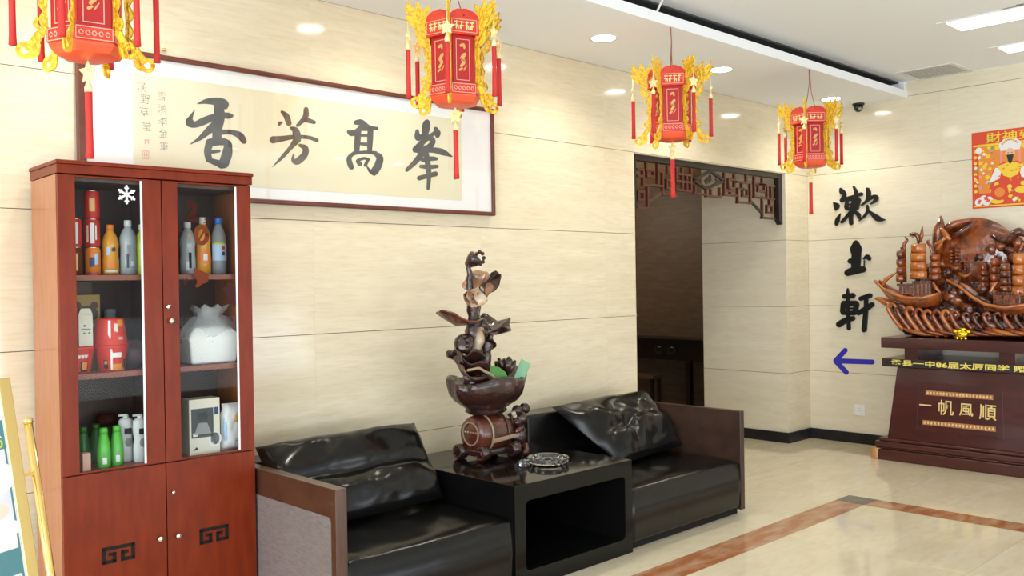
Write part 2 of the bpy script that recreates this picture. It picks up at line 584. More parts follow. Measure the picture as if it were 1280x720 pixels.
struct(MB().box(XO - .012, XO, .0, .16, 0, ZH).build('trim_2', 'tile_back'))
struct(MB().box(XO - .012, XP + .012, .012, .16, ZH - .006, ZH + .002).build('trim_3', 'tile_back'))


def tile_row(parent, edges, zs, put, gap=(.0002, .0017)):
    for a, b in zip(edges[:-1], edges[1:]):
        for z0, z1 in zip(zs[:-1], zs[1:]):
            mb = MB()
            put(mb, a + gap[0], b - gap[0], z0 + gap[1], z1 - gap[1])
            mb.build('tile', TM, parent, bevel=0)


ZROW = [0, .026 + .605, 1.238, 1.844, ZH, ZS]
TM = 'tile_back'
edges = [-3.6 + .2 + 1.2 * k for k in range(-0, 0)] + [x for x in (-3.6, -2.19, -.99, .21, 1.41, 2.61, 3.81, 5.01, XO)]
tile_row(back, edges, ZROW, lambda m, a, b, z0, z1: m.box(a, b, 0, .014, z0, z1))
tile_row(back, [XO, 6.21, 7.41, XP], [ZH, ZS], lambda m, a, b, z0, z1: m.box(a, b, 0, .014, z0, z1))
tile_row(pier, [XP, XE], ZROW, lambda m, a, b, z0, z1: m.box(a, b, 0, .014, z0, z1))
TM = 'tile_end'
tile_row(pier, [.0, .9], ZROW[:-1] + [2.6], lambda m, a, b, z0, z1: m.box(XP, XP + .014, a + (.001 if a < .1 else 0), b, z0, z1))
tile_row(right, [-8, -7.21, -6.01, -4.81, -3.61, -2.41, -1.212, -.001], [0, .631, 1.238, 1.844, ZH, 3.05, ZC], lambda m, a, b, z0, z1: m.box(XE, XE + .014, a, b, z0, z1))
# floor stones, border strips, dark corner stone
G = .0012


def ftile(x0, x1, y0, y1, name, m):
    MB().box(x0 + G, x1 - G, y0 + G, y1 - G, -.012, 0).build(name, m, floor)


BX0, BX1, BY0, BY1 = 5.80, 6.00, -1.51, -1.31
xs = [BX0 - k for k in range(0, 9)][::-1]
ys = [BY0 - k for k in range(0, 6)][::-1]
for a, b in zip(xs[:-1], xs[1:]):
    for c, d in zip(ys[:-1], ys[1:]):
        ftile(a, b, c, d, 'floor_tile', 'floor_tile')
    ftile(a, b, BY0, BY1, 'border_strip', 'inlay')
    ftile(a, b, BY1, -.36, 'floor_tile', 'floor_tile')
    ftile(a, b, -.36, .0, 'floor_tile', 'floor_tile')
for c, d in zip(ys[:-1], ys[1:]):
    ftile(BX0, BX1, c, d, 'border_strip', 'inlay')
    ftile(BX1, 7.0, c, d, 'floor_tile', 'floor_tile')
    ftile(7.0, XE + .02, c, d, 'floor_tile', 'floor_tile')
ftile(BX0, BX1, BY0, BY1, 'corner_stone', 'inlay_dark')
ftile(BX0, BX1, BY1, 0, 'floor_tile', 'floor_tile')
for a, b in ((BX1, 7.0), (7.0, XE + .02)):
    ftile(a, b, BY0, -.5, 'floor_tile', 'floor_tile')
    ftile(a, b, -.5, .0, 'floor_tile', 'floor_tile')
for k in range(5):
    for j in range(5):
        ftile(XO + .02 + k * .68, XO + .02 + (k + 1) * .68, j * 1.0, j + 1.0, 'floor_tile', 'floor_tile')
# baseboards
struct(MB().box(-3.6, XO, -.014, 0, 0, .095).build('baseboard_back', 'base_black'))
struct(MB().box(XE - .014, XE, -8, 0, 0, .095).build('baseboard_right', 'base_black'))
struct(MB().box(XP - .014, XE - .014, -.014, 0, 0, .095).box(XP - .014, XP, 0, .9, 0, .095).build('baseboard_passage', 'base_black'))
# lowered soffit with an open light cove above it
struct(MB().box(-3.6, XE, -.942, .0, ZS, ZS + .015).box(-3.6, XE, -.942, -.925, ZS + .015, ZS + .064).build('ceiling_soffit', 'soffit'))
struct(MB().box(-3.6, XE, -.88, -.0, ZC - .012, ZC).box(-3.6, XE, -.90, 0, ZS + .015, ZS + .02).build('cove_shade_lining', 'shade_dark'))  # dark lining added so the cove gap looks shaded
struct(MB().box(XE - .03, XE, -.925, -.80, ZS + .015, ZC).build('trim_4', 'soffit'))


# ------------------------------------------------------------------ lamps and fittings in the ceiling
def downlight(x, y, z, label, power, group):
    t = thing('downlight', label, 'downlight', (x, y, z), 0, group)
    MB().lathe([(.072, -.002), (.092, -.004), (.094, 0), (.072, 0)], n=28, ring=True).build('rim', 'white_metal', t, smooth=True)
    MB().lathe([(.0001, -.003), (.073, -.003), (.073, 0), (.0001, 0)], n=28).build('lamp_glass', 'lamp', t)
    if power:
        d = bpy.data.lights.new('downlight_beam', 'SPOT')
        d.energy, d.spot_size, d.spot_blend, d.shadow_soft_size, d.color = power, 2.5, .9, .06, (1, .94, .80)
        o = bpy.data.objects.new('downlight_beam', d)
        COL.objects.link(o)
        o.location = (x, y, z - .02)


DL = ('round soffit downlight above the tall cabinet', 'round soffit downlight above the framed calligraphy', 'round soffit downlight in front of the second hanging lantern',
      'round soffit downlight just behind the third lantern', 'round soffit downlight beside the black dome camera')
for x, lb in zip(DOWNLIGHTS, DL):
    downlight(x, -.5, ZS, lb, 27, 'soffit downlights')
for x, q in ((5.3, 'first'), (6.75, 'middle'), (7.7, 'last')):
    downlight(x, -6.1, ZC, q + ' of three round hall downlights mirrored left to right in the picture glass', 0, 'hall downlights')


def troffer(x0, x1, y1, label):
    t = thing('ceiling_troffer', label, 'ceiling light', ((x0 + x1) / 2, y1 - .6, ZC), 0, 'recessed tube lights')
    h = (x1 - x0) / 2
    MB().box(-h, h, -.6, -.585, -.006, 0).box(-h, h, .54, .6, -.006, 0).box(-h, -h + .03, -.585, .54, -.006, 0).box(h - .03, h, -.585, .54, -.006, 0).build('frame', 'white_metal', t)
    MB().box(-h + .03, h - .03, -.585, .54, -.012, -.002).build('diffuser', 'tube', t)


troffer(6.25, 6.57, -1.83, 'white recessed tube light in the ceiling, farther from the air vent')
troffer(7.22, 7.50, -1.83, 'white recessed tube light in the ceiling nearer the air vent')
vt = thing('ceiling_vent', 'pale slotted air vent in the ceiling by the end wall', 'vent', (7.705, -1.255, ZC))
MB().box(-.215, .215, -.225, -.20, -.008, 0).box(-.215, .215, .20, .225, -.008, 0).box(-.215, -.19, -.2, .2, -.008, 0).box(.19, .215, -.2, .2, -.008, 0).build('frame', 'vent', vt)
MB().box(-.19, .19, -.2, .2, -.001, 0).build('backing', 'vent_dark', vt)
for k in range(14):
    y = -.19 + k * .029
    MB().obox((0, y, -.005), (1, 0, 0), (0, .9, .4), (0, -.4, .9), .38, .024, .002).build('slat', 'vent', vt)
hb = MB()
hb.bar((4.405, -.93, ZS + .06), (4.36, -1.03, ZC - .003), .012, .006)
hb.box(4.34, 4.39, -1.05, -1.01, ZC - .006, ZC)
tag(hb.build('ceiling_bracket', 'white_metal'), 'thin white metal bracket tying the soffit edge to the ceiling', 'bracket')
cm = thing('dome_camera', 'small black dome security camera under the soffit', 'camera', (7.811, -.557, ZS))
MB().lathe([(.045, -.018), (.052, -.012), (.052, 0)], n=24).build('base', 'black_p', cm, smooth=True)
MB().lathe([(.0001, -.075), (.014, -.073), (.028, -.064), (.038, -.046), (.042, -.018)], n=24).build('dome', mat('smoked dome', (.02, .02, .022), .12), cm, smooth=True)
MB().ball((-.02, -.02, -.05), .016).build('lens', 'grey_m', cm, smooth=True)
cr = MB()
for px, py, ll in ((1259, 10.5, .05), (1266, 9, .07), (1274, 7, .05), (1279, 5, .08)):
    p = at(px, py, 'z', ZC - .001)
    cr.obox(p, (.2, -.98, 0), (.98, .2, 0), (0, 0, 1), ll, .012, .002)
tag(cr.build('ceiling_crack', 'crack'), 'broken dark crack in the ceiling paint above the tube light', 'crack', kind='stuff')

# ------------------------------------------------------------------ framed calligraphy on the back wall
px0, px1, pz0, pz1, PY = 1.412, 3.905, 1.918, 2.59, -.035
pic = thing('framed_calligraphy', 'wide framed ink calligraphy of four large characters on the back wall', 'picture', ((px0 + px1) / 2, 0, pz0))
MB().box(px0 + .01, px1 - .01, -.022, -.002, pz0 + .01, pz1 - .01).build('mount', 'mount', pic, world=True)
fr = MB()
fr.box(px0, px0 + .035, PY - .004, -.002, pz0, pz1).box(px1 - .022, px1, PY - .004, -.002, pz0, pz1)
fr.box(px0 + .035, px1 - .022, PY - .004, -.002, pz0, pz0 + .024).box(px0 + .035, px1 - .022, PY - .004, -.002, pz1 - .024, pz1)
fr.build('frame', 'frame', pic, world=True, bevel=.006)
MB().box(1.655, 3.64, -.0235, -.0215, 2.0, 2.492).build('paper', 'paper', pic, world=True)
MB().box(px0 + .034, px1 - .021, -.0315, -.0295, pz0 + .023, pz1 - .023).build('glass_pane', 'pic_glass', pic, world=True)
PINK = -.0236


def brush(name, material, parent, strokes, off, sc, ax, val, n, th):
    mb = MB()
    fn = lambda x, y: at(off[0] + x / sc, off[1] + y / sc, ax, val)
    for i, s in enumerate(strokes):
        mb.stroke(s, fn, n, th + i * th * .012)
    return mb.build(name, material, parent, world=True)


XIANG = [[(140, 130, 5), (215, 110, 42), (310, 112, 66), (365, 130, 66), (372, 158, 42)],
         [(120, 180, 5), (88, 240, 34), (78, 280, 70), (120, 300, 52), (185, 275, 62), (260, 245, 58), (345, 225, 50), (400, 228, 50), (425, 228, 30)],
         [(315, 130, 80), (322, 240, 88), (305, 340, 78), (300, 440, 74)],
         [(315, 290, 90), (250, 335, 66), (165, 410, 36), (80, 462, 4)],
         [(330, 362, 44), (420, 362, 40), (490, 390, 56), (525, 438, 46)],
         [(245, 440, 66), (225, 520, 58), (238, 588, 54)],
         [(240, 448, 62), (330, 436, 66), (395, 452, 50)],
         [(395, 460, 62), (385, 540, 84), (355, 625, 84)],
         [(240, 592, 40), (300, 612, 52), (345, 630, 66)],
         [(245, 525, 32), (322, 516, 24)]]
FANG = [[(172, 262, 20), (180, 243, 32), (206, 238, 6)],
        [(195, 142, 26), (238, 182, 52), (260, 250, 50)],
        [(414, 116, 42), (408, 190, 52), (335, 268, 28)],
        [(395, 212, 44), (440, 222, 42), (490, 238, 32)],
        [(275, 285, 22), (318, 312, 62), (335, 380, 78)],
        [(112, 395, 66), (200, 384, 50), (290, 370, 40), (380, 368, 34), (450, 376, 33), (515, 400, 32)],
        [(338, 388, 70), (270, 470, 38), (200, 550, 32), (110, 640, 3)],
        [(355, 442, 28), (408, 470, 52), (400, 530, 60), (335, 588, 62), (298, 575, 36), (302, 525, 14)]]
GAO = [[(195, 105, 46), (248, 104, 62), (300, 140, 56)],
       [(120, 195, 30), (155, 212, 60), (225, 195, 52)],
       [(300, 140, 50), (350, 155, 32), (410, 166, 34)],
       [(222, 180, 62), (214, 290, 62), (205, 400, 52)],
       [(345, 170, 58), (340, 280, 58), (335, 400, 46)],
       [(225, 235, 26), (335, 235, 30)], [(250, 318, 30), (335, 325, 38)], [(220, 405, 26), (335, 398, 34)], [(240, 160, 60), (340, 165, 50)],
       [(185, 400, 26), (132, 458, 48), (140, 520, 56), (156, 556, 50)],
       [(150, 440, 22), (200, 415, 26), (300, 402, 28), (400, 412, 42)],
       [(400, 420, 46), (438, 460, 70), (418, 540, 78), (378, 602, 76)],
       [(385, 612, 56), (338, 588, 32), (310, 545, 12)],
       [(210, 490, 30), (240, 520, 50)], [(215, 485, 32), (280, 463, 28), (325, 478, 30)], [(318, 480, 32), (292, 535, 34)]]
FENG = [[(278, 92, 60), (270, 135, 76), (262, 200, 56)],
        [(190, 168, 32), (192, 225, 52), (205, 245, 40)], [(200, 235, 50), (262, 212, 46)],
        [(355, 150, 40), (372, 190, 58), (372, 220, 36)],
        [(352, 185, 34), (250, 262, 48), (172, 342, 58)],
        [(300, 232, 50), (335, 262, 44), (285, 325, 60), (200, 338, 72)],
        [(220, 342, 60), (330, 342, 50), (420, 362, 56), (505, 402, 10)],
        [(262, 332, 62), (188, 432, 50), (96, 524, 34)],
        [(238, 432, 40), (320, 420, 42), (365, 422, 30)], [(220, 490, 32), (300, 495, 40), (372, 490, 30)], [(205, 596, 42), (280, 576, 42), (358, 556, 46)],
        [(272, 380, 50), (290, 500, 50), (296, 600, 38), (288, 690, 30)]]
NB = (0, -1, 0)
for nm, st, off, sc, m_ in (('xiang', XIANG, (225, 110), 6.55, 'ink'), ('fang', FANG, (325, 120), 7.2, 'ink_brown'), ('gao', GAO, (420, 140), 8, 'ink'), ('feng', FENG, (495, 140), 7.2, 'ink')):
    brush('ink_character', m_, pic, st, off, sc, 'y', PINK, NB, .0012)


def vcol(chars, pts, size, material, parent, ax, val, right, n, th, bold=0, name='ink_inscription'):
    """a vertical column of small characters, one at each photographed position"""
    mb = MB()
    for ch, (a, b) in zip(chars, pts):
        c = at(a, b, ax, val)
        t = text_mesh(ch, size, lambda x, y: c + Vector(right) * x + Vector((0, 0, 1)) * y, n, th, bold)
        mb.add(t.v, t.f)
    return mb.build(name, material, parent, world=True)


vcol('漢野草堂', [(177.5, 110), (182, 125), (180, 141), (183, 159)], .049, 'ink_pale', pic, 'y', PINK, (1, 0, 0), NB, .0008, -.0006)
vcol('雪鴻李金筆', [(202, 121), (203, 137), (203.5, 153), (204, 168), (205, 184)], .046, 'ink_pale', pic, 'y', PINK, (1, 0, 0), NB, .0008, -.0006)
sl = MB()
for (a, b, c, d) in ((178, 192, 186, 198), ):
    fn = lambda x, y: at(x, y, 'y', PINK)
    for q in ([(178, 188.5, 1), (186, 189, 1)], [(178.3, 188.5, 1), (178, 198, 1)], [(186, 189, 1), (185.6, 198.5, 1)], [(178, 198, 1), (185.8, 198.5, 1)], [(180.5, 190, 1), (180.5, 197, 1)], [(183.5, 190, 1), (183, 197, 1)], [(180, 193.5, 1), (184.5, 193.8, 1)]):
        sl.stroke(q, fn, NB, .0008)
    for q in ([(181, 175, 1.2), (186, 175.2, 1.2)], [(181.5, 175, 1), (181.5, 179.5, 1)], [(185.5, 175, 1), (185.3, 179.5, 1)], [(181, 177.5, 1), (186, 177.6, 1)]):
        sl.stroke(q, fn, NB, .0008)
sl.build('seal_stamp', 'seal', pic, world=True)
sq = MB()
random.seed(3)
for k in range(9):
    cx, cy = 570 + random.uniform(-1, 1), 146 + k * 9.6
    for j in range(4):
        sq.stroke([(cx + random.uniform(-2.6, 2.6), cy + random.uniform(-3, 3), .7), (cx + random.uniform(-2.6, 2.6), cy + random.uniform(-3, 3), .5)], lambda x, y: at(x, y, 'y', PINK), NB, .0008, 2)
sq.build('ink_inscription', 'ink_pale', pic, world=True)
MB().tube([at(205, 64, 'y', -.01) + Vector((-.012, 0, 0)), at(205, 61, 'y', -.012), at(205, 64, 'y', -.01) + Vector((.012, 0, 0))], .003, 6).ball(at(205, 62, 'y', -.01), .008).build('hanging_hook', 'brass', pic, world=True)

# ------------------------------------------------------------------ end wall: letters, arrow, socket, poster
NE = (-1, 0, 0)
SHU = [[(168, 112, 30), (186, 150, 70), (220, 195, 50), (182, 268, 54)], [(82, 295, 24), (116, 335, 80), (104, 388, 20)], [(166, 430, 8), (130, 510, 56), (114, 570, 44)],
       [(185, 265, 50), (260, 235, 40), (360, 205, 40), (440, 180, 46)], [(336, 85, 26), (365, 150, 46), (368, 210, 52), (322, 330, 56), (302, 470, 52), (304, 560, 52)],
       [(252, 262, 36), (240, 350, 52)], [(250, 265, 26), (400, 240, 42)], [(405, 255, 52), (372, 360, 62)], [(250, 322, 22), (380, 300, 28)], [(240, 366, 44), (300, 372, 44), (372, 360, 40)],
       [(312, 400, 50), (250, 470, 40), (182, 544, 40)], [(342, 400, 40), (400, 450, 52), (405, 490, 34)],
       [(515, 116, 46), (530, 170, 60), (510, 260, 40), (440, 324, 22)], [(480, 290, 30), (560, 230, 46), (625, 216, 52), (618, 262, 48), (550, 314, 10)],
       [(515, 330, 26), (515, 400, 36), (470, 470, 30), (405, 526, 10)], [(520, 390, 26), (580, 440, 50), (640, 490, 76), (690, 510, 50), (745, 510, 8)]]
YU = [[(190, 72, 40), (190, 110, 76), (190, 140, 66)], [(195, 100, 60), (190, 200, 62), (185, 250, 52)], [(148, 195, 34), (200, 190, 50)], [(130, 274, 42), (170, 260, 52), (240, 248, 42)],
      [(240, 180, 10), (265, 166, 32), (280, 180, 26)], [(245, 190, 6), (245, 240, 8)]]
XUAN = [[(135, 378, 10), (135, 420, 22), (137, 530, 24), (142, 645, 26)], [(110, 430, 32), (170, 425, 38)], [(106, 478, 34), (100, 530, 32)], [(105, 474, 32), (190, 478, 40)], [(195, 480, 36), (182, 540, 34)],
        [(105, 506, 13), (185, 510, 13)], [(100, 540, 27), (180, 540, 32)], [(75, 618, 42), (120, 590, 38), (172, 576, 32)], [(220, 445, 30), (285, 424, 34)], [(205, 542, 32), (260, 510, 36), (300, 482, 32)],
        [(258, 430, 26), (256, 520, 30), (244, 655, 34)]]
for st, off, sc, lb in ((SHU, (1035, 225), 10.2875, 'top black brushed letter of three on the end wall, the widest one'), (YU, (1035, 290), 5.3375, 'middle black brushed letter of three on the end wall, the smallest'),
                        (XUAN, (1035, 290), 5.3375, 'lowest black brushed letter of three on the end wall, above the blue arrow')):
    o = brush('wall_letter', 'letter', None, st, off, sc, 'x', XE, NE, .014)
    tag(o, lb, 'letter', 'black letters on the end wall')
ar = MB()
fn = lambda x, y: at(x, y, 'x', XE)
for i, q in enumerate(([(1046, 451, 6.4), (1091, 452.5, 6.2)], [(1057, 437.5, 6), (1044.5, 451, 6.4)], [(1044.5, 451, 6.4), (1058.5, 466, 6)])):
    ar.stroke(q, fn, NE, .003 + i * .0002)
tag(ar.build('wall_arrow', 'blue'), 'dark blue arrow pointing left on the end wall', 'arrow')
so = thing('wall_socket', 'small white wall socket low on the end wall', 'socket', (XE, -.4825, .252))
MB().box(XE - .009, XE, -.532, -.433, .252, .350).build('cover_plate', 'socket', so, bevel=.004, world=True)
MB().box(XE - .0105, XE - .008, -.496, -.492, .29, .306).box(XE - .0105, XE - .008, -.474, -.470, .29, .306).box(XE - .0105, XE - .008, -.485, -.481, .313, .326).build('socket_slots', 'shade_grey', so, world=True)

PYc, PZ0, PZ1 = -1.75, 2.043, 2.663
po = thing('deity_poster', 'red and gold new year poster of a seated deity on the end wall', 'poster', (XE, PYc, PZ0))
pf = lambda u, v: Vector((XE - .002, PYc - u, PZ0 + v))      # u right, v up
Pw, Ph = .288, .62


def pp(name, m_, polys, th):
    for i, q in enumerate(polys):
        MB().prism(q, pf, NE, th + i * .00002).build(name, m_, po, world=True)


def disc(cx, cy, rx, ry=None, n=20, a0=0, a1=2 * PI):
    ry = ry or rx
    full = abs(a1 - a0) > 6.2
    return [(cx + rx * math.cos(a0 + (a1 - a0) * i / (n if full else n - 1)), cy + ry * math.sin(a0 + (a1 - a0) * i / (n if full else n - 1))) for i in range(n)]


def rc(x0, x1, y0, y1):
    return [(x0, y0), (x1, y0), (x1, y1), (x0, y1)]


pp('sheet', 'poster_red', [rc(-Pw, Pw, 0, Ph)], .0010)
pp('printed_ground', 'poster_orange', [rc(-Pw + .05, Pw - .05, .12, Ph - .10)], .0014)
pp('printed_border', 'poster_yellow', [rc(-Pw + .012, Pw - .012, Ph - .118, Ph - .104), rc(-Pw + .012, Pw - .012, .012, .022)] +
   [disc(s * (Pw - .026), .14 + k * .046, .013) for s in (-1, 1) for k in range(8)], .0016)
pp('printed_clouds', 'poster_white', [disc(-.24 + .02 * k, .05 + .012 * (k % 3), .03) for k in range(5)] + [disc(.14 + .028 * k, .06 + .012 * (k % 2), .028) for k in range(5)] + [disc(-.235, .47, .026), disc(.235, .47, .026)], .0016)
pp('printed_coins', 'poster_yellow', [disc(.13 * math.cos(a) * 1.5, .33 + .17 * math.sin(a), .018) for a in [k * .52 for k in range(12)]], .0017)
pp('printed_robe', 'poster_red', [[(-.16, .14), (.16, .14), (.13, .30), (.06, .36), (-.06, .36), (-.13, .30)]], .0018)
pp('printed_sleeves', 'poster_white', [[(-.16, .20), (-.08, .23), (-.06, .31), (-.11, .32)], [(.16, .20), (.08, .23), (.06, .31), (.11, .32)]], .0021)
pp('printed_gold_chest', 'poster_yellow', [[(-.10, .33), (0, .36), (.10, .33), (.05, .25), (0, .23), (-.05, .25)], disc(.09, .13, .06, .028), disc(-.10, .05, .05, .02)], .0023)
pp('printed_green', 'poster_green', [disc(.145, .385, .036), rc(-.17, -.14, .19, .21), rc(.14, .17, .19, .21), disc(-.16, Ph - .06, .02), disc(.2, Ph - .085, .02), disc(-.02, Ph - .108, .035, .01)], .0020)
pp('printed_face', 'poster_skin', [disc(0, .425, .036, .042)], .0024)
pp('printed_hat', 'poster_white', [[(-.07, .45), (.07, .45), (.085, .50), (.045, .545), (-.045, .545), (-.085, .50)]], .0022)
pp('printed_beard', 'poster_black', [[(-.028, .415), (.028, .415), (.014, .36), (0, .335), (-.014, .36)], disc(-.014, .43, .006, .003), disc(.014, .43, .006, .003)], .0026)
pp('printed_ribbons', 'poster_pink', [rc(-.075, -.062, .35, .45), rc(.062, .075, .35, .45), disc(.22, .33, .02, .05), disc(.22, .22, .02, .05)], .0025)
pp('printed_plate', 'poster_red', [disc(-.08, .12, .065)], .0028)
pp('printed_plate_rim', 'poster_orange', [disc(-.08, .12, .038)], .0030)
random.seed(21)
for m_ in ('poster_yellow', 'poster_green', 'poster_white', 'poster_pink', 'poster_red'):
    mb = MB()
    for k in range(26):
        u, v = random.uniform(-.27, .27), random.uniform(.03, .50)
        if abs(u) < .12 and .14 < v < .56:
            continue
        r = random.uniform(.006, .014)
        for j in range(4):
            a = j * PI / 2 + k
            mb.prism(disc(u + r * .7 * math.cos(a), v + r * .7 * math.sin(a), r * .6, n=8), pf, NE, .0019 + .00001 * (k + j))
    mb.build('printed_flowers', m_, po, world=True)['kind'] = 'stuff'
mb = MB()
for k in range(16):
    u = random.uniform(-.085, .085)
    v = random.uniform(.20, .34)
    mb.prism(disc(u, v, .008, .006, n=8), pf, NE, .0026 + .00001 * k)
for k in range(9):
    mb.prism(disc(-.056 + .014 * k, .505 + .03 * math.sin(k * PI / 8), .008, n=8), pf, NE, .0026)
mb.build('printed_gems', 'poster_orange', po, world=True)['kind'] = 'stuff'
t = text_mesh('財神到', .088, lambda x, y: pf(x * 1.35 - .0, Ph - .062 + y), NE, .0036, .001)
t.build('printed_title', 'poster_yellow', po, world=True)

# ------------------------------------------------------------------ carved lattice hung in the opening
LY = .05
la = thing('hanging_lattice', 'dark carved wooden fretwork lattice hung in the passage opening', 'lattice', (6.45, LY, 2.0))
lat = lambda x, y: at(790 + x / 6, 180 + y / 6, 'y', LY)


def lz(x, y):
    p = lat(x, y)
    return p.x, p.z


top = MB().box(XO, XP, LY - .02, LY + .03, 2.40, ZH - .006)
top.build('top_rail', 'fret_black', la, world=True, bevel=.003)
MB().box(XP - .06, XP, LY - .02, LY + .03, 2.03, 2.40).prism([(XP - .06, 2.03), (XP, 2.03), (XP, 1.985), (XP - .02, 1.985)], lambda x, z: (x, LY + .03, z), (0, -1, 0), .05).build('side_post', 'fret_black', la, world=True)
MB().box(XO, XO + .05, LY - .02, LY + .03, 2.03, 2.40).build('side_post', 'fret_black', la, world=True)


def fret(name, segs, mat_='fret', wd=.017):
    mb = MB()
    for x1, y1, x2, y2 in segs:
        a, b = lz(x1, y1), lz(x2, y2)
        if abs(x1 - x2) > abs(y1 - y2) * 3:
            z = (a[1] + b[1]) / 2
            mb.box(min(a[0], b[0]) - wd / 2, max(a[0], b[0]) + wd / 2, LY - .012, LY + .014, z - wd / 2, z + wd / 2)
        elif abs(y1 - y2) > abs(x1 - x2) * 3:
            x = (a[0] + b[0]) / 2
            mb.box(x - wd / 2, x + wd / 2, LY - .011, LY + .013, min(a[1], b[1]) - wd / 2, max(a[1], b[1]) + wd / 2)
        else:
            mb.bar((a[0], LY, a[1]), (b[0], LY, b[1]), .024, wd, (0, 1, 0))
    return mb.build(name, mat_, la, world=True)


def sqr(x0, y0, x1, y1, k=.14):
    d = (x1 - x0) * k
    return [(x0, y0, x1, y0 + d), (x0, y1, x1, y1 + d), (x0, y0, x0, y1), (x1, y0 + d, x1, y1 + d)]


fret('fretwork', [(115, 330, 115, 480), (38, 475, 118, 482), (80, 302, 228, 318), (80, 190, 80, 305), (38, 190, 80, 195), (38, 240, 78, 243)] + sqr(44, 355, 84, 415))
fret('fretwork', [(105, 130, 105, 190), (190, 150, 190, 300), (228, 205, 228, 378), (265, 170, 265, 215), (228, 374, 330, 388), (195, 205, 232, 210)] + sqr(112, 195, 160, 240) + sqr(258, 270, 302, 330))
fret('fretwork', [(330, 345, 440, 352), (440, 190, 440, 350), (375, 185, 375, 345), (330, 185, 330, 280), (330, 280, 440, 290), (340, 225, 430, 235), (408, 235, 408, 345)])
fret('fretwork', [(470, 320, 470, 372), (465, 372, 545, 378), (555, 340, 555, 392), (555, 390, 660, 398), (655, 335, 655, 396), (590, 345, 590, 390), (545, 375, 555, 392)])
fret('fretwork', [(690, 222, 690, 382), (685, 380, 790, 388), (765, 232, 765, 285), (735, 330, 735, 385), (690, 350, 760, 356)] + sqr(722, 265, 765, 330))
fret('fretwork', [(790, 335, 790, 440), (788, 438, 888, 444), (885, 290, 885, 440), (855, 238, 855, 278), (790, 285, 888, 294), (820, 295, 820, 335), (790, 335, 830, 340)] + sqr(828, 340, 862, 390))
fret('fretwork', [(915, 250, 915, 385), (915, 400, 1062, 412), (975, 258, 975, 296), (1010, 310, 1010, 400), (920, 300, 1062, 318), (1040, 330, 1040, 400)] + sqr(945, 300, 992, 352))
fret('fretwork', [(975, 400, 975, 555), (972, 552, 1062, 562), (1030, 415, 1030, 460)] + sqr(1010, 462, 1048, 512))
fret('brace', [(122, 432, 226, 362)], 'arm', .014)
fret('brace', [(888, 428, 975, 520)], 'fret_black', .014)
fret('medallion_frame', [(460, 268, 555, 338), (555, 338, 688, 276), (688, 276, 590, 205), (590, 205, 460, 268)], 'fret_black', .02)
mb = MB()
for k in range(9):
    a = k * 2.4
    r = 22 + 9 * (k % 3)
    cx, cy = 575 + 55 * math.cos(a) * (k % 3) / 2, 272 + 28 * math.sin(a) * (k % 3) / 2
    x, z = lz(cx, cy)
    pts = [(x + .026 * math.cos(b) * (1 - b / 14), LY - .004, z + .026 * math.sin(b) * (1 - b / 14)) for b in [j * .7 + a for j in range(8)]]
    mb.tube(pts, .007, 5)
mb.build('medallion_carving', 'arm_dark', la, world=True, smooth=True)

d = bpy.data.lights.new('passage_fill', 'POINT')  # unseen fill light added to lift the dark passage
d.energy, d.shadow_soft_size, d.color = 24, .15, (1, .85, .65)
o = bpy.data.objects.new('passage_fill', d)
COL.objects.link(o)
o.location = (7.2, 3.0, 2.4)
# table and seat standing in the dark room behind the opening
tb = thing('side_table', 'black wooden altar table standing in the dark passage', 'table', (8.4, 1.9, 0))
MB().box(8.35, 8.74, 1.0, 2.9, .80, .835).build('table_top', 'blackwood', tb, world=True)
MB().box(8.37, 8.72, 1.05, 2.85, .60, .80).build('apron', 'blackwood', tb, world=True)
for y in (1.08, 1.66, 2.80):
    MB().box(8.36, 8.42, y, y + .06, 0, .60).build('leg', 'blackwood', tb, world=True)
mb = MB()
for y in (1.9, 2.08):
    mb.ball((8.365, y, .70), (.012, .06, .05))
mb.build('carved_boss', 'blackwood', tb, world=True, smooth=True)
ch = thing('wooden_stool', 'brown wooden seat tucked under the dark passage table', 'stool', (8.2, 2.2, 0))
MB().box(8.12, 8.30, 1.98, 2.5, .40, .44).build('seat', 'dark_panel', ch, world=True)
MB().box(8.28, 8.30, 1.99, 2.5, .12, .40).build('front_panel', 'dark_panel', ch, world=True)
for x in (8.13, 8.26):
    for y in (2.0, 2.45):
        MB().box(x, x + .035, y, y + .035, 0, .40).build('leg', 'blackwood', ch, world=True)
# ------------------------------------------------------------------ tall display cabinet
CR = -.0255
cab = thing('display_cabinet', 'tall red-brown display cabinet with two glass doors, standing against the wall', 'cabinet', (1.204, -.399, 0), CR)
CW = WORLD['display_cabinet']
W_, H_, D_ = .825, 2.013, .362
MB().box(.002, .022, .021, D_, 0, 1.957).build('side_panel', 'cabinet_side', cab)
MB().box(W_ - .022, W_ - .002, .021, D_, 0, 1.957).build('side_panel', 'cabinet_side', cab)
MB().box(.022, W_ - .022, D_ - .012, D_, .06, 1.957).build('back_panel', 'cabinet_in', cab)
MB().box(.022, W_ - .022, .03, D_ - .012, 0, .06).build('plinth', 'cabinet', cab)
MB().box(.022, W_ - .022, .03, D_ - .012, 1.935, 1.957).build('top_panel', 'cabinet_in', cab)
cn = MB().box(-.002, W_ + .002, -.010, D_, 1.960, 1.997).box(-.006, W_ + .006, -.016, D_, 1.997, H_)
cn.build('cornice', 'cabinet', cab, bevel=.003)
MB().box(.022, W_ - .022, .026, D_ - .012, .733, .753).build('shelf', 'shelf', cab)
for z in (1.153, 1.555):
    MB().box(.022, W_ - .022, .03, D_ - .012, z - .022, z).build('shelf', 'shelf', cab)
MB().box(.406, .424, .026, D_ - .012, .753, 1.935).build('divider', 'cabinet_in', cab)


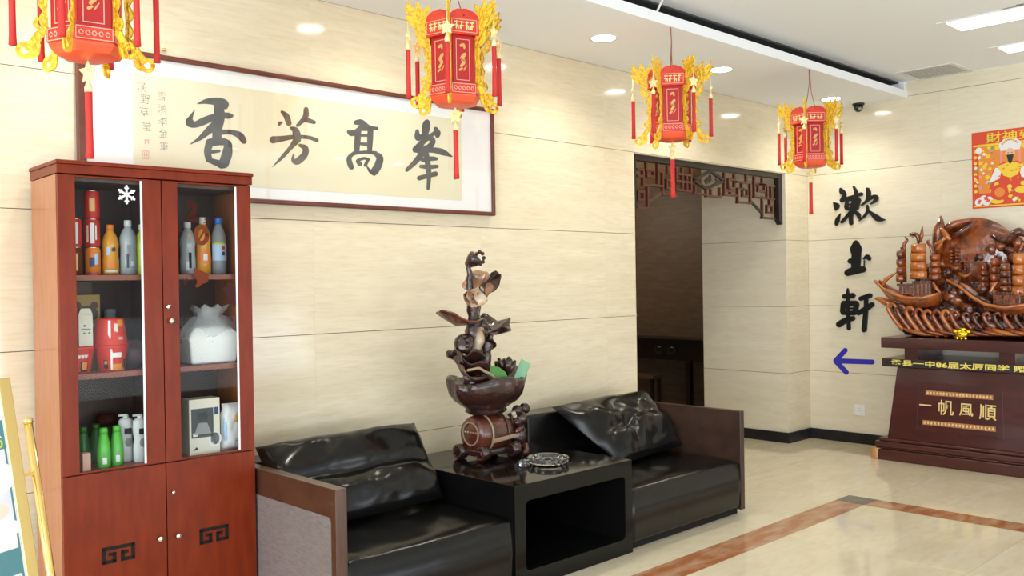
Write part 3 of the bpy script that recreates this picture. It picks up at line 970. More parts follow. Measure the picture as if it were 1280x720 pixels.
def gdoor(x0, x1, g0, g1):
    d = MB().box(x0, g0, 0, .02, .755, 1.956).box(g1, x1, 0, .02, .755, 1.956).box(g0, g1, .002, .02, .755, .762).box(g0, g1, .002, .02, 1.948, 1.956).build('glass_door', 'cabinet', cab, bevel=.0015)
    MB().box(g0, g1, .006, .010, .762, 1.948).build('glass_pane', 'glass', d)
    MB().box(g1 - .008, g1, .001, .006, .762, 1.948).build('edge_strip', 'strip_white', d)
    return d


def knob(x, z, par, r=.011, nm='knob'):
    MB().lathe([(.0001, .022), (r * .8, .021), (r, .015), (r * .9, .009), (r * .45, .006), (r * .45, 0)], (x, 0, z), 18, (0, -1, 0)).build(nm, 'chrome', par, smooth=True)


dl = gdoor(.003, .4125, .068, .334)
dr = gdoor(.4165, W_ - .003, .484, .754)
knob(.431, 1.417, dr, .010, 'lock')
knob(.444, 1.356, dr, .012)
lw = []
for x0, x1 in ((.003, .4125), (.4165, W_ - .003)):
    lw.append(MB().box(x0, x1, 0, .02, .062, .750).build('lower_door', 'cabinet', cab, bevel=.0015))
knob(.380, .436, lw[0], .012)
knob(.458, .434, lw[1], .012)
knob(.439, .624, lw[1], .008, 'lock')


def meander(x0, x1, z0, z1, par):
    """mirrored square spiral under one top bar"""
    t = .0135
    mb = MB()
    y0, y1 = -.004, .001
    b = lambda a, c, d, e: mb.box(a, c, y0, y1, d, e)
    xm = (x0 + x1) / 2
    b(x0, x1, z1 - t, z1)
    for s in (0, 1):
        f = (lambda a: a) if not s else (lambda a: x0 + x1 - a)
        g = lambda a, c, d, e: b(min(f(a), f(c)), max(f(a), f(c)), d, e)
        g(x0, x0 + t, z0, z1)
        g(x0, xm - .010, z0, z0 + t)
        g(xm - .010 - t, xm - .010, z0, z0 + .042)
        g(x0 + .026, xm - .010, z0 + .030, z0 + .042)
    return mb.build('fret_ornament', 'black', par)


meander(.146, .277, .375, .442, lw[0])
meander(.556, .687, .373, .440, lw[1])
# window decals on the panes
cf = lambda x, z: Vector((x, .0058, z))
NC = (0, -1, 0)


def decal(name, m_, strokes, par):
    mb = MB()
    for i, s in enumerate(strokes):
        mb.stroke(s, cf, NC, .0008 + i * .00004, 4)
    return mb.build(name, m_, par)


sn = []
cx, cz = .272, 1.888
for k in range(6):
    a = PI / 2 + k * PI / 3
    e = (cx + .036 * math.cos(a), cz + .036 * math.sin(a))
    sn.append([(cx, cz, .007), (*e, .010)])
    for s in (-1, 1):
        m_ = (cx + .021 * math.cos(a), cz + .021 * math.sin(a))
        sn.append([(*m_, .004), (m_[0] + .011 * math.cos(a + s * .9), m_[1] + .011 * math.sin(a + s * .9), .004)])
decal('snowflake_decal', 'decal_white', sn, dl)
decal('stocking_decal', 'decal_brown', [[(.531, 1.850, .020), (.545, 1.868, .022), (.562, 1.852, .024), (.553, 1.822, .024), (.533, 1.800, .022), (.547, 1.795, .022), (.572, 1.797, .022)]], dr)
decal('wreath_decal', 'decal_amber', [[(.590 + .026 * math.cos(a), 1.728 + .036 * math.sin(a), .020) for a in [k * PI / 5 for k in range(11)]], [(.575, 1.70, .008), (.605, 1.75, .010)]], dr)
decal('bell_decal', 'decal_amber', [[(.560, 1.575, .02), (.578, 1.552, .046), (.598, 1.536, .052)], [(.572, 1.522, .018), (.612, 1.545, .018)], [(.566, 1.506, .018), (.580, 1.512, .014)]], dr)
for x, z in ((.619, 1.787), (.517, 1.524), (.487, 1.745)):
    decal('star_decal', 'decal_dark', [[(x - .017 * math.cos(a), z - .017 * math.sin(a), .004), (x + .017 * math.cos(a), z + .017 * math.sin(a), .004)] for a in (0.3, 1.35, 2.4)], dr)
decal('ribbon_decal', 'decal_dark', [[(.715, 1.505, .03), (.725, 1.47, .05), (.735, 1.43, .05)], [(.693, 1.485, .02), (.752, 1.487, .02)]], dr)


# ---- things on the shelves: lathed vessels with printed patches
def vessel(name, label, cat, u, v, z, prof, m_, patches=(), cap=None, group=None, n=20):
    p = CW @ Vector((u, v, z))
    t = thing(name, label, cat, p, CR, group)
    MB().lathe(prof, n=n).build('body', m_, t, smooth=True)
    for nm, pm, r, a0, a1, z0, z1 in patches:
        mb = MB()
        k = 10
        A = [math.radians(a0 + (a1 - a0) * i / k) for i in range(k + 1)]
        r0, r1 = r if hasattr(r, '__len__') else (r, r)
        vs = [(r0 * math.cos(a), r0 * math.sin(a), z0) for a in A] + [(r1 * math.cos(a), r1 * math.sin(a), z1) for a in A]
        vs += [(.97 * x, .97 * y, zz) for x, y, zz in vs]
        fs = [(i, i + 1, k + 2 + i, k + 1 + i) for i in range(k)]
        q = 2 * k + 2
        fs += [(q + k + 1 + i, q + k + 2 + i, q + i + 1, q + i) for i in range(k)]
        fs += [(i, q + i, q + i + 1, i + 1) for i in range(k)] + [(k + 1 + i, k + 2 + i, q + k + 2 + i, q + k + 1 + i) for i in range(k)]
        fs += [(0, k + 1, q + k + 1, q), (k, q + k, q + 2 * k + 1, 2 * k + 1)]
        mb.add(vs, fs)
        mb.build(nm, pm, t, smooth=False)
    if cap:
        MB().lathe(cap[0], n=16).build('cap', cap[1], t, smooth=True)
    return t


def can(label, u, v, z, m_, patches):
    h, r = .117, .031
    t = vessel('drink_can', label, 'can', u, v, z, [(.024, 0), (r, .006), (r, h - .012), (.026, h - .002), (.0255, h)], m_, patches, None, 'drink cans in the display cabinet')
    MB().lathe([(.0255, h - .004), (.027, h), (.025, h + .0012), (.0001, h - .002)]).build('lid', 'chrome', t, smooth=True)
    return t


swirl = lambda pm, z0, z1: [('print', pm, .0315, -128, -98, z0, z1), ('print', pm, .0315, -84, -66, z0 - .006, z1 - .012)]
UV = .13
can('red and gold drink can, topmost of its stack of three', .172, UV, 1.555 + .236, 'can_red', [('print', 'gold_print', .0315, -125, -85, .03, .085)])
can('red drink can with white lettering, middle of its stack of three', .172, UV, 1.555 + .118, 'can_red', [('print', 'white_p', .0315, -122, -92, .015, .10), ('print', 'white_p', .0315, -84, -74, .03, .09), ('print', 'cream_p', .0315, -150, -135, .02, .09)])
can('orange drink can with blue print, lowest of its stack of three', .172, UV, 1.555, 'can_orange', [('print', 'navy', .0315, -130, -92, .035, .075), ('print', 'pale_blue', .0315, -92, -66, .045, .09), ('print', 'can_red', .0315, -150, -60, .0, .014)])
can('red drink can with a white panel, upper one by the door edge', .100, UV, 1.555 + .118, 'can_red', [('print', 'white_p', .0315, -120, -78, .012, .10)])
can('brown red drink can with gold print, lower one by the door edge', .100, UV, 1.555, 'decal_amber', [('print', 'gold_print', .0315, -120, -80, .02, .09)])


def bottle(label, u, v, z, h, r, m_, capm, patches=(), group='drink bottles in the display cabinet', capr=.0155):
    pr = [(r * .8, 0), (r, .008), (r, h * .30), (r * .93, h * .36), (r * .93, h * .52), (r, h * .58), (r * .97, h * .68), (r * .7, h * .80), (.014, h * .87), (.0135, h * .90)]
    cp = [(capr, h * .885), (capr, h * .985), (capr * .9, h), (.0001, h)]
    return vessel('drink_bottle', label, 'bottle', u, v, z, pr, m_, patches, (cp, capm), group)


bottle('orange juice bottle with an orange cap, beside the can stack', .248, .14, 1.555, .215, .034, 'juice', 'orange_p', [('print', 'pale_blue', .0325, -140, -112, .085, .125), ('print', 'brown_p', .0325, -100, -70, .10, .125), ('print', 'orange_p', .035, -125, -75, .03, .06), ('print', 'cream_p', .035, -150, -60, .012, .022)])
bottle('clear grey bottle with a white cap in the left half', .322, .14, 1.555, .236, .036, 'clear_p', 'white_p', [('print', 'grey_m', .0345, -118, -92, .08, .15), ('print', 'white_p', .037, -92, -70, .04, .06), ('print', 'grey_d', .037, -120, -105, .03, .09)])
bottle('lime yellow bottle half hidden by the white door strip', .384, .14, 1.555, .22, .033, 'lime_p', 'white_p')
bottle('yellow bottle cut off by the left stile of the right door', .500, .15, 1.555, .19, .030, 'gold_print', 'white_p')
bottle('clear bottle with a white cap and small dark print in the right half', .588, .15, 1.555, .238, .034, 'clear_p', 'white_p', [('print', 'pink_p', .034, -115, -85, .165, .185), ('print', 'decal_brown', .035, -105, -85, .03, .10), ('print', 'white_p', .0365, -125, -105, .02, .06)])
bottle('orange bottle with an orange label behind the wreath decal', .664, .16, 1.555, .262, .035, 'juice', 'cream_p', [('print', 'orange_p', .0365, -150, -50, .05, .11), ('print', 'white_p', .037, -112, -82, .065, .095)])
bottle('clear cola bottle with a blue cap and pale blue label', .735, .15, 1.555, .262, .033, 'grey_m', 'blue_p', [('label', 'pale_blue', .0345, -170, -10, .065, .145), ('print', 'can_red', .0352, -92, -66, .112, .13), ('print', 'navy', .0352, -92, -66, .088, .106), ('print', 'lime_p', .0352, -165, -60, .138, .146)])


def cbox(name, label, cat, u0, u1, v0, v1, z0, z1, m_, prints=(), lean=0, group=None):
    p = CW @ Vector(((u0 + u1) / 2, v0, z0))
    t = thing(name, label, cat, p, CR, group)
    w2, d = (u1 - u0) / 2, v1 - v0
    MB().box(-w2, w2, 0, d, 0, z1 - z0).build('carton', m_, t, bevel=.002)
    for nm, pm, polys in prints:
        mb = MB()
        for i, q in enumerate(polys):
            mb.prism(q, lambda x, z: (x, 0, z), NC, .0008 + .0001 * i)
        mb.build(nm, pm, t)
    return t


cbox('food_box', 'yellow brown box with a dark animal print behind the white carton', 'box', .075, .222, .20, .235, 1.153, 1.475, 'ochre',
     [('printed_animal', 'brown_p', [disc(.02, .24, .045, .035), disc(-.02, .275, .018), disc(.05, .275, .016), disc(-.05, .215, .03)]), ('print_pale', 'cream_p', [disc(.01, .19, .04, .012)])])
cbox('food_box', 'dark olive box lying behind on top of the animal print box', 'box', .075, .205, .24, .30, 1.153, 1.53, 'brown_p')
cbox('drink_carton', 'white carton with a simple dark smiling face', 'carton', .100, .156, .09, .145, 1.262, 1.392, 'cream_p',
     [('printed_face', 'black_p', [disc(-.004, .085, .006, .004), disc(.013, .055, .004, .003), disc(-.006, .055, .004, .003), rc(-.018, .018, .070, .0725)])])
gb = MB().prism([(.100, 1.392), (.156, 1.392), (.146, 1.418), (.110, 1.418)], lambda x, z: CW @ Vector((x, .145, z)), CW.to_3x3() @ Vector((0, -1, 0)), .055)
KC = [o for o in bpy.data.objects if o.get('category') == 'carton'][0]
gb.build('gable', 'cream_p', KC, world=True)


def cup(label, u, v, z, flip, patches):
    pr = [(.050, 0), (.052, .004), (.067, .098), (.070, .102), (.070, .107), (.0001, .107)]
    if flip:
        pr = [(.070, 0), (.070, .005), (.067, .009), (.053, .108), (.050, .112), (.0001, .112)]
    return vessel('noodle_cup', label, 'cup', u, v, z, pr, 'cup_red', patches, None, 'instant noodle cups', 28)


cup('red paper noodle cup standing upright, under another', .238, .12, 1.153, 0, [('print', 'white_p', (.0535, .066), -112, -104, .008, .094), ('print', 'white_p', (.0615, .064), -104, -70, .058, .078), ('print', 'cup_orange', (.0525, .0565), -104, -50, .004, .030), ('print', 'black_p', (.0545, .060), -140, -122, .012, .05), ('print', 'cup_orange', (.0550, .0595), -137, -125, .018, .044), ('print', 'brown_p', (.0545, .060), -60, -42, .012, .05)])
cup('red paper noodle cup turned upside down on top of another', .236, .12, 1.262, 1, [('print', 'white_p', (.066, .055), -118, -108, .010, .104), ('print', 'cream_p', (.062, .057), -94, -80, .035, .09), ('print', 'cup_orange', (.0575, .0545), -78, -52, .078, .106), ('print', 'pink_p', (.065, .0635), -82, -60, .022, .034)])
cup('red paper noodle cup half hidden by the left door stile', .098, .12, 1.153, 0, [('print', 'white_p', (.061, .0635), -100, -62, .062, .076), ('print', 'black_p', (.0535, .060), -92, -60, .006, .05), ('print', 'cup_orange', (.055, .060), -86, -64, .014, .046)])
# soft dark bag and little jar behind the cups
bag = MB().ball((0, 0, .06), (.055, .05, .062), 14, 10)
random.seed(5)
bag.v = [tuple(Vector(p) * (1 + .12 * noise.noise(Vector(p) * 40))) for p in bag.v]
o = bag.build('snack_bag', mat('dark crumpled snack bag', (.05, .06, .04), .3, c2=(.22, .10, .14), scale=30), None, smooth=True)
o.location = CW @ Vector((.345, .17, 1.153))
tag(o, 'small dark crumpled snack bag right of the noodle cups', 'bag')
vessel('glass_jar', 'small grey glass jar in the dark behind the cups', 'jar', .285, .27, 1.153, [(.03, 0), (.034, .01), (.034, .20), (.022, .225), (.022, .24)], 'grey_m', (), ([(.024, .235), (.024, .255), (.0001, .258)], 'grey_m'))
# plastic bag with a foam box
fb = thing('foam_box', 'white foam takeout box inside a plastic bag on the middle shelf', 'box', CW @ Vector((.672, .06, 1.153)), CR)
g = MB()
N_ = 8
vs = []
for z, s in ((0, .86), (.01, .90), (.10, 1.0), (.112, 1.03), (.118, 1.02), (.135, .95), (.165, .72)):
    for x, y in ((-1, -1), (1, -1), (1, 1), (-1, 1)):
        vs.append((x * .118 * s, .10 + y * .098 * s, z))
fs = [(3, 2, 1, 0)] + [(i * 4 + k, i * 4 + (k + 1) % 4, i * 4 + 4 + (k + 1) % 4, i * 4 + 4 + k) for i in range(6) for k in range(4)] + [(24, 25, 26, 27)]
g.add(vs, fs).build('box', 'foam', fb, bevel=.012, seg=3)
bg = MB()
K = 26
prof = [(.125, .10), (.135, .125), (.115, .165), (.085, .195), (.055, .215), (.07, .24), (.085, .258)]
vs = []
for i, (r, z) in enumerate(prof):
    for k in range(K):
        a = 2 * PI * k / K
        q = r * (1 + .10 * math.sin(k * 3.1 + i) * (i / 6 + .2) + .06 * math.sin(k * 1.7 + i * 2))
        vs.append((q * math.cos(a) + .02 * (i / 6), .10 + .75 * q * math.sin(a), z + .012 * math.sin(k * 2.3 + i)))
bg.add(vs, [(i * K + k, i * K + (k + 1) % K, (i + 1) * K + (k + 1) % K, (i + 1) * K + k) for i in range(len(prof) - 1) for k in range(K)])
M['film'] = mat('crinkled white film', (.8, .8, .8), .15)
M['film'].node_tree.nodes['Principled BSDF'].inputs['Alpha'].default_value = .38
bg.build('plastic_bag', 'film', fb, smooth=True)
# lower compartment
SH = 'shampoo bottles in the display cabinet'
for i, (u, v, lb, m_) in enumerate(((.190, .09, 'bright green shampoo bottle, left one of the front pair', 'green_p'), (.250, .11, 'bright green shampoo bottle, right one of the front pair', 'green_p'),
                                    (.140, .19, 'dark green bottle in shade at the left end of the shelf', 'green_d'), (.205, .23, 'dark green bottle in shade behind the bright pair', 'green_d'))):
    vessel('shampoo_bottle', lb, 'bottle', u, v, .753, [(.022, 0), (.026, .006), (.027, .05), (.024, .10), (.017, .135), (.014, .148)], m_,
           [('print', 'white_p', .0285, -118, -84, .018, .045), ('print', 'grey_m', .0285, -100, -80, .05, .062)] if i < 2 else (), ([(.0165, .140), (.0165, .160), (.014, .166), (.0001, .167)], m_), SH)
for u, v, lb in ((.302, .15, 'white lotion bottle partly behind its twin'), (.345, .10, 'white lotion bottle with a dark square label, in front')):
    t = thing('lotion_bottle', lb, 'bottle', CW @ Vector((u, v, .753)), CR, 'white lotion bottles')
    MB().lathe([(.026, 0), (.030, .006), (.031, .06), (.027, .10), (.032, .15), (.030, .178), (.020, .188), (.0001, .189)], n=20, sx=(1, .65)).build('body', 'white_p', t, smooth=True)
    MB().box(-.012, .016, -.0235, -.018, .122, .146).build('label', 'black_p', t)
    MB().ball((.004, -.019, .085), (.014, .004, .02)).build('print', 'grey_m', t)
    MB().lathe([(.012, .186), (.012, .20), (.0001, .202)]).box(-.03, .006, -.005, .005, .198, .206).build('pump', 'white_p', t)
vessel('lidded_jar', 'dark red capped jar in shade behind the shampoo', 'jar', .262, .26, .753, [(.04, 0), (.042, .01), (.042, .15)], 'black_p', (), ([(.045, .15), (.045, .20), (.0001, .204)], 'decal_brown'))
cbox('small_box', 'small pinkish box at the left corner of the bottom shelf', 'box', .094, .126, .05, .09, .753, .828, 'pink_p')
cbox('appliance_box', 'white appliance box printed with a dark photograph', 'box', .548, .690, .07, .16, .753, 1.000, 'cream_p',
     [('printed_photo', 'grey_d', [rc(-.062, .040, .075, .205)]), ('printed_motor', 'grey_m', [disc(-.012, .165, .022, .026), [(-.05, .09), (.03, .09), (.01, .14), (-.03, .14)]]), ('printed_blue', 'navy', [rc(.045, .064, .172, .205)]),
      ('printed_white', 'white_p', [disc(.046, .062, .03, .034), rc(-.055, -.035, .082, .098)]), ('printed_inset', 'decal_brown', [disc(.046, .064, .023, .027)]), ('printed_mark', 'black_p', [[(-.055, .02), (-.03, .024), (-.04, .036)]])])
pb = MB()
nx, nz = 10, 14
for s in (0, 1):
    k0 = len(pb.v)
    for j in range(nz + 1):
        for i in range(nx + 1):
            u, v = i / nx * 2 - 1, j / nz * 2 - 1
            d = .032 * (max(0, 1 - u ** 4) ** .5) * (max(0, 1 - v ** 6) ** .5) + .010 * noise.noise(Vector((u * 3, v * 3, s * 5)))
            pb.v.append((u * .058 * (1 - .10 * (v > .6)), (-d if s == 0 else d * .6), .105 + v * .105))
    for j in range(nz):
        for i in range(nx):
            a = k0 + j * (nx + 1) + i
            pb.f.append((a, a + 1, a + nx + 2, a + nx + 1))
pch = thing('refill_pouch', 'glossy white pouch with a yellow print beside the appliance box', 'pouch', CW @ Vector((.764, .10, .755)), CR)
pb.build('pouch', 'white_p', pch, smooth=True)
MB().ball((.014, -.024, .145), (.034, .016, .028)).build('print_yellow', 'gold_print', pch, smooth=True)
MB().ball((.014, -.031, .045), (.018, .006, .010)).build('print_grey', 'grey_m', pch, smooth=True)
MB().ball((-.040, -.017, .10), (.014, .012, .07)).build('print_blue', 'pale_blue', pch, smooth=True)


# ------------------------------------------------------------------ leather seats and the lacquer table between them
def cushion(name, par, C4, thick, crease, seed, nx=44, ny=34):
    """puffed leather cushion over four world corners TL, TR, BR, BL"""
    TL, TR, BR, BL = map(Vector, C4)
    n = ((TR - TL).cross(BL - TL)).normalized()
    if n.y > 0:
        n = -n
    mb = MB()
    for s in (0, 1):
        k0 = len(mb.v)
        for j in range(ny + 1):
            for i in range(nx + 1):
                u, v = i / nx, j / ny
                p = TL.lerp(TR, u).lerp(BL.lerp(BR, u), v)
                a, b = 2 * u - 1, 2 * v - 1
                e = max(0, 1 - abs(a) ** 5) ** .5 * max(0, 1 - abs(b) ** 4) ** .5
                d = thick * e
                if s == 0:
                    q = Vector((u * 3.2, v * 3.0, seed))
                    d += e * (crease(u, v) + .022 * noise.noise(q * 1.5) + .007 * abs(noise.noise(Vector((u * 9 + v * 3, v * 4, seed + 3)))) * 2 - .004)
                    pull = (.02 * noise.noise(Vector((u * 5, v * 5, seed + 9)))) * e
                    p = p + (TR - TL).normalized() * pull
                    mb.v.append(tuple(p + n * d))
                else:
                    mb.v.append(tuple(p - n * d * .55))
        for j in range(ny):
            for i in range(nx):
                a = k0 + j * (nx + 1) + i
                mb.f.append((a, a + 1, a + nx + 2, a + nx + 1))
    o = mb.build(name, 'leather', par, smooth=True, world=True)
    return o


def gauss(x, c, w_):
    return math.exp(-((x - c) / w_) ** 2)


def seat_block(par, x0, x1, y0, y1, z0, z1, seed, sag):
    """upholstered seat: vertical sides, softly domed and wrinkled top with a rolled front edge"""
    nx, ny = 40, 30
    mb = MB()
    k0 = 0
    R = .022
    for j in range(ny + 1):
        for i in range(nx + 1):
            u, v = i / nx, j / ny
            x, y = x0 + (x1 - x0) * u, y0 + (y1 - y0) * v
            e = min(1, u * 14, (1 - u) * 14) ** .5 * min(1, v * 14 + .0, (1 - v) * 14) ** .5
            z = z1 - R + R * e + .018 * math.sin(PI * u) ** .5 * math.sin(PI * min(1, v + .12)) + sag * (2 * u - 1) ** 2
            z += .006 * noise.noise(Vector((u * 7, v * 5, seed))) * e
            mb.v.append((x, y, z))
    for j in range(ny):
        for i in range(nx):
            a = j * (nx + 1) + i
            mb.f.append((a, a + 1, a + nx + 2, a + nx + 1))
    ring = [i for i in range(nx + 1)] + [j * (nx + 1) + nx for j in range(1, ny + 1)] + [ny * (nx + 1) + i for i in range(nx - 1, -1, -1)] + [j * (nx + 1) for j in range(ny - 1, 0, -1)]
    k = len(mb.v)
    for zz, inset in (((z0 + z1) / 2, -.006), (z0 + .01, -.002), (z0, .004)):
        for r in ring:
            x, y, _ = mb.v[r]
            cx, cy = (x0 + x1) / 2, (y0 + y1) / 2
            mb.v.append((x - (inset if x > cx else -inset) * (abs(x - cx) > (x1 - x0) * .49), y - (inset if y > cy else -inset) * (abs(y - cy) > (y1 - y0) * .49), zz))
    m = len(ring)
    for i in range(m):
        mb.f.append((ring[i], k + i, k + (i + 1) % m, ring[(i + 1) % m]))
        for l in range(2):
            mb.f.append((k + l * m + i, k + (l + 1) * m + i, k + (l + 1) * m + (i + 1) % m, k + l * m + (i + 1) % m))
    mb.f.append(tuple(range(k + 2 * m, k + 3 * m))[::-1])
    return mb.build('seat', 'leather', par, smooth=True, world=True)


FY = -1.06
s1 = thing('lounge_seat', 'black leather lounge seat with a brown and grey arm, beside the tall cabinet', 'sofa', (2.56, -.55, 0), 0, 'black leather lounge seats')
a1 = MB().box(2.040, 2.095, FY, -.03, .03, .664).build('arm', 'arm', s1, bevel=.003, world=True)
gp = [(-.045, .03), (-FY - .03, .03)]
pl = MB().prism([(-1.025, .04), (-.04, .04), (-.04, .545), (-1.005, .545), (-1.018, .54), (-1.025, .525)], lambda y, z: (2.0405, y, z), (-1, 0, 0), .003)
pl.build('arm_inset', 'arm_grey', a1, world=True)
seat_block(s1, 2.097, 3.040, FY + .005, -.05, .05, .345, 3, .016)
MB().box(2.10, 3.040, -.24, -.05, .30, .655).build('back', 'leather', s1, bevel=.02, seg=3, world=True)
MB().box(2.06, 3.03, FY + .04, -.08, 0, .05).build('plinth', 'black', s1, world=True)
cushion('back_cushion', s1, ((2.125, -.235, .728), (3.033, -.30, .745), (2.990, -.60, .395), (2.115, -.60, .385)), .075,
        lambda u, v: -.050 * gauss(v, .52 - .03 * math.sin(u * 3), .07) * (1 - .3 * u) + .014 * gauss(v, .74, .14) + .010 * math.sin(v * 9 + u * 22) * gauss(v, .12, .14) * gauss(u, .2, .3) + .012 * math.sin(u * 26 - v * 12) * gauss(v, .62, .12) * gauss(u, .93, .14), 1.3)
s2 = thing('lounge_seat', 'black leather lounge seat with a plain dark brown arm, nearest the passage', 'sofa', (4.5, -.55, 0), 0, 'black leather lounge seats')
MB().box(5.045, 5.090, FY, -.03, .03, .657).build('arm', 'arm_dark', s2, bevel=.003, world=True)
seat_block(s2, 3.954, 5.043, FY + .005, -.05, .05, .338, 8, .012)
MB().box(3.952, 5.043, -.24, -.05, .30, .675).build('back', 'leather', s2, bevel=.02, seg=3, world=True)
MB().box(3.97, 5.06, FY + .04, -.08, 0, .05).build('plinth', 'black', s2, world=True)
cushion('back_cushion', s2, ((4.165, -.25, .705), (5.060, -.29, .722), (5.030, -.62, .392), (4.335, -.66, .375)), .085,
        lambda u, v: .026 * gauss(v - .35 * u, .30, .13) - .034 * gauss(v + .25 * u, .62, .07) * gauss(u, .35, .35) + .026 * gauss(v, .72, .1) * gauss(u, .35, .28) - .030 * gauss(u + .3 * v, .62, .05) * gauss(v, .62, .25) + .016 * math.sin(u * 24 + v * 19) * gauss(u, .12, .13) * gauss(v, .6, .24), 4.4)

tt = thing('lacquer_table', 'glossy black open-fronted box table between the two seats', 'table', (3.5, -.58, 0))


def rr(x0, x1, z0, z1, r, k=6):
    out = []
    for cx, cz, a0 in ((x1 - r, z1 - r, 0), (x0 + r, z1 - r, PI / 2), (x0 + r, z0 + r, PI), (x1 - r, z0 + r, 1.5 * PI)):
        out += [(cx + r * math.cos(a0 + PI / 2 * i / k), cz + r * math.sin(a0 + PI / 2 * i / k)) for i in range(k + 1)]
    return out


TX0, TX1, TF, TB = 3.048, 3.945, -1.065, -.08
outer = rr(TX0, TX1, 0, .512, .003)
inner = rr(TX0 + .072, TX1 - .060, .085, .428, .028)
mb = MB()
k = len(outer)
mb.add([(x, TF, z) for x, z in outer] + [(x, TF, z) for x, z in inner] + [(x, TB, z) for x, z in outer] + [(x, TB + -.05, z) for x, z in inner], [])
for i in range(k):
    j = (i + 1) % k
    mb.f += [(i, j, k + j, k + i), (j, i, 2 * k + i, 2 * k + j), (k + i, k + j, 3 * k + j, 3 * k + i)]
mb.f += [tuple(range(2 * k, 3 * k)), tuple(range(3 * k, 4 * k))[::-1]]
mb.build('body', 'lacquer', tt, bevel=.0025, world=True)

# crystal ashtray
ash = thing('crystal_ashtray', 'round cut-crystal ashtray near the front of the black table', 'ashtray', (3.555, -.80, .512))
K = 32
mb = MB()
prof = [(.085, 0), (.105, .012), (.112, .034), (.108, .040), (.090, .038), (.080, .016), (.0001, .012)]
vs = []
for i, (r, z) in enumerate(prof):
    for q in range(K):
        a = 2 * PI * q / K
        rq = r * (1 + (.035 if i in (1, 2) else 0) * (1 if q % 2 else -1))
        vs.append((rq * math.cos(a), rq * math.sin(a), z - (.008 if i in (2, 3, 4) and q % 8 == 0 else 0)))
mb.add(vs, [(i * K + q, i * K + (q + 1) % K, (i + 1) * K + (q + 1) % K, (i + 1) * K + q) for i in range(len(prof) - 1) for q in range(K)] + [tuple(range(K))[::-1]])
mb.build('bowl', 'crystal', ash)
lb_ = thing('crystal_block', 'small pale crystal lump beside the ashtray on the table', 'ornament', (3.43, -.74, .512))
mb = MB().lathe([(.030, 0), (.036, .012), (.030, .026), (.012, .034), (.0001, .034)], n=6)
mb.build('lump', 'crystal', lb_)

# ------------------------------------------------------------------ carved root sculpture on the table
sc = thing('root_sculpture', 'dark carved root sculpture of lotus leaves rising from a wheeled barrel, on the table', 'sculpture', (3.45, -.42, .512))
SO = Vector((3.45, -.42, .512))
br = MB().lathe([(.0001, 0), (.088, 0), (.100, .02), (.107, .06), (.108, .14), (.104, .21), (.09, .25), (.0001, .25)], (3.335, -.42, .655), 28, (1, 0, 0))
brl = br.build('barrel', 'root_red', sc, smooth=True, world=True)
MB().lathe([(.066, -.002), (.066, -.008), (.060, -.008), (.060, -.002)], (3.337, -.42, .660), 28, (1, 0, 0), ring=True).build('coin_ring', 'root_line', brl, world=True)
mb = MB()
for k in range(5):
    mb.ball((3.332, -.42 - .045 + .022 * k, .668), .006, 6, 4)
mb.build('coin_mark', 'root_cream', brl, world=True)
for x in (3.40, 3.52):
    MB().lathe([(.1085, 0), (.1125, .002), (.1125, .012), (.1085, .014)], (x, -.42, .655), 32, (1, 0, 0), ring=True).build('barrel_band', 'root_line' if x < 3.5 else 'root', brl, world=True, smooth=True)
MB().bar((3.40, -.527, .628), (3.60, -.527, .640), .012, .012).bar((3.40, -.524, .615), (3.60, -.524, .628), .008, .008).build('rail', 'root_line', sc, world=True)
for x, y, z in ((3.30, -.34, .5555), (3.335, -.49, .5555), (3.54, -.52, .556), (3.54, -.33, .556)):
    q = MB().lathe([(.0001, 0), (.028, 0), (.042, .004), (.043, .05), (.034, .055), (.0001, .055)], (x, y, z), 20, (1, 0, 0)).build('wheel', 'root', sc, smooth=True, world=True)
    MB().lathe([(.028, -.003), (.036, -.003), (.036, .003), (.028, .003)], (x, y, z), 20, (1, 0, 0), ring=True).build('wheel_rim', 'root_red', q, world=True, smooth=True)
mb = MB().box(3.33, 3.62, -.51, -.33, .535, .575)
mb.build('cart_bed', 'root', sc, world=True, bevel=.012)
# small animal pushing the cart
an = MB().ball((3.66, -.45, .612), (.055, .06, .085)).ball((3.665, -.47, .715), (.045, .05, .045)).ball((3.62, -.50, .70), (.03, .022, .02)).build('carved_animal', 'root', sc, smooth=True, world=True)
for dx, dy in ((-.035, -.03), (.052, .0)):
    MB().lathe([(.0001, 0), (.032, .004), (.032, .014), (.0001, .018)], (3.66 + dx, -.46 + dy, .765), 16, (-.5, -.8, .1)).build('ear', 'root', an, smooth=True, world=True)
MB().tube([(3.64, -.51, .66), (3.60, -.535, .665), (3.575, -.53, .65)], [.018, .014, .012]).tube([(3.67, -.50, .56), (3.66, -.53, .53), (3.62, -.545, .532)], [.026, .018, .016]).build('limb', 'root_red', an, smooth=True, world=True)
MB().ball((3.60, -.50, .735), .012).ball((3.585, -.505, .755), .014).ball((3.605, -.51, .64), (.014, .008, .02)).build('flower_bit', 'root_cream', an, smooth=True, world=True)
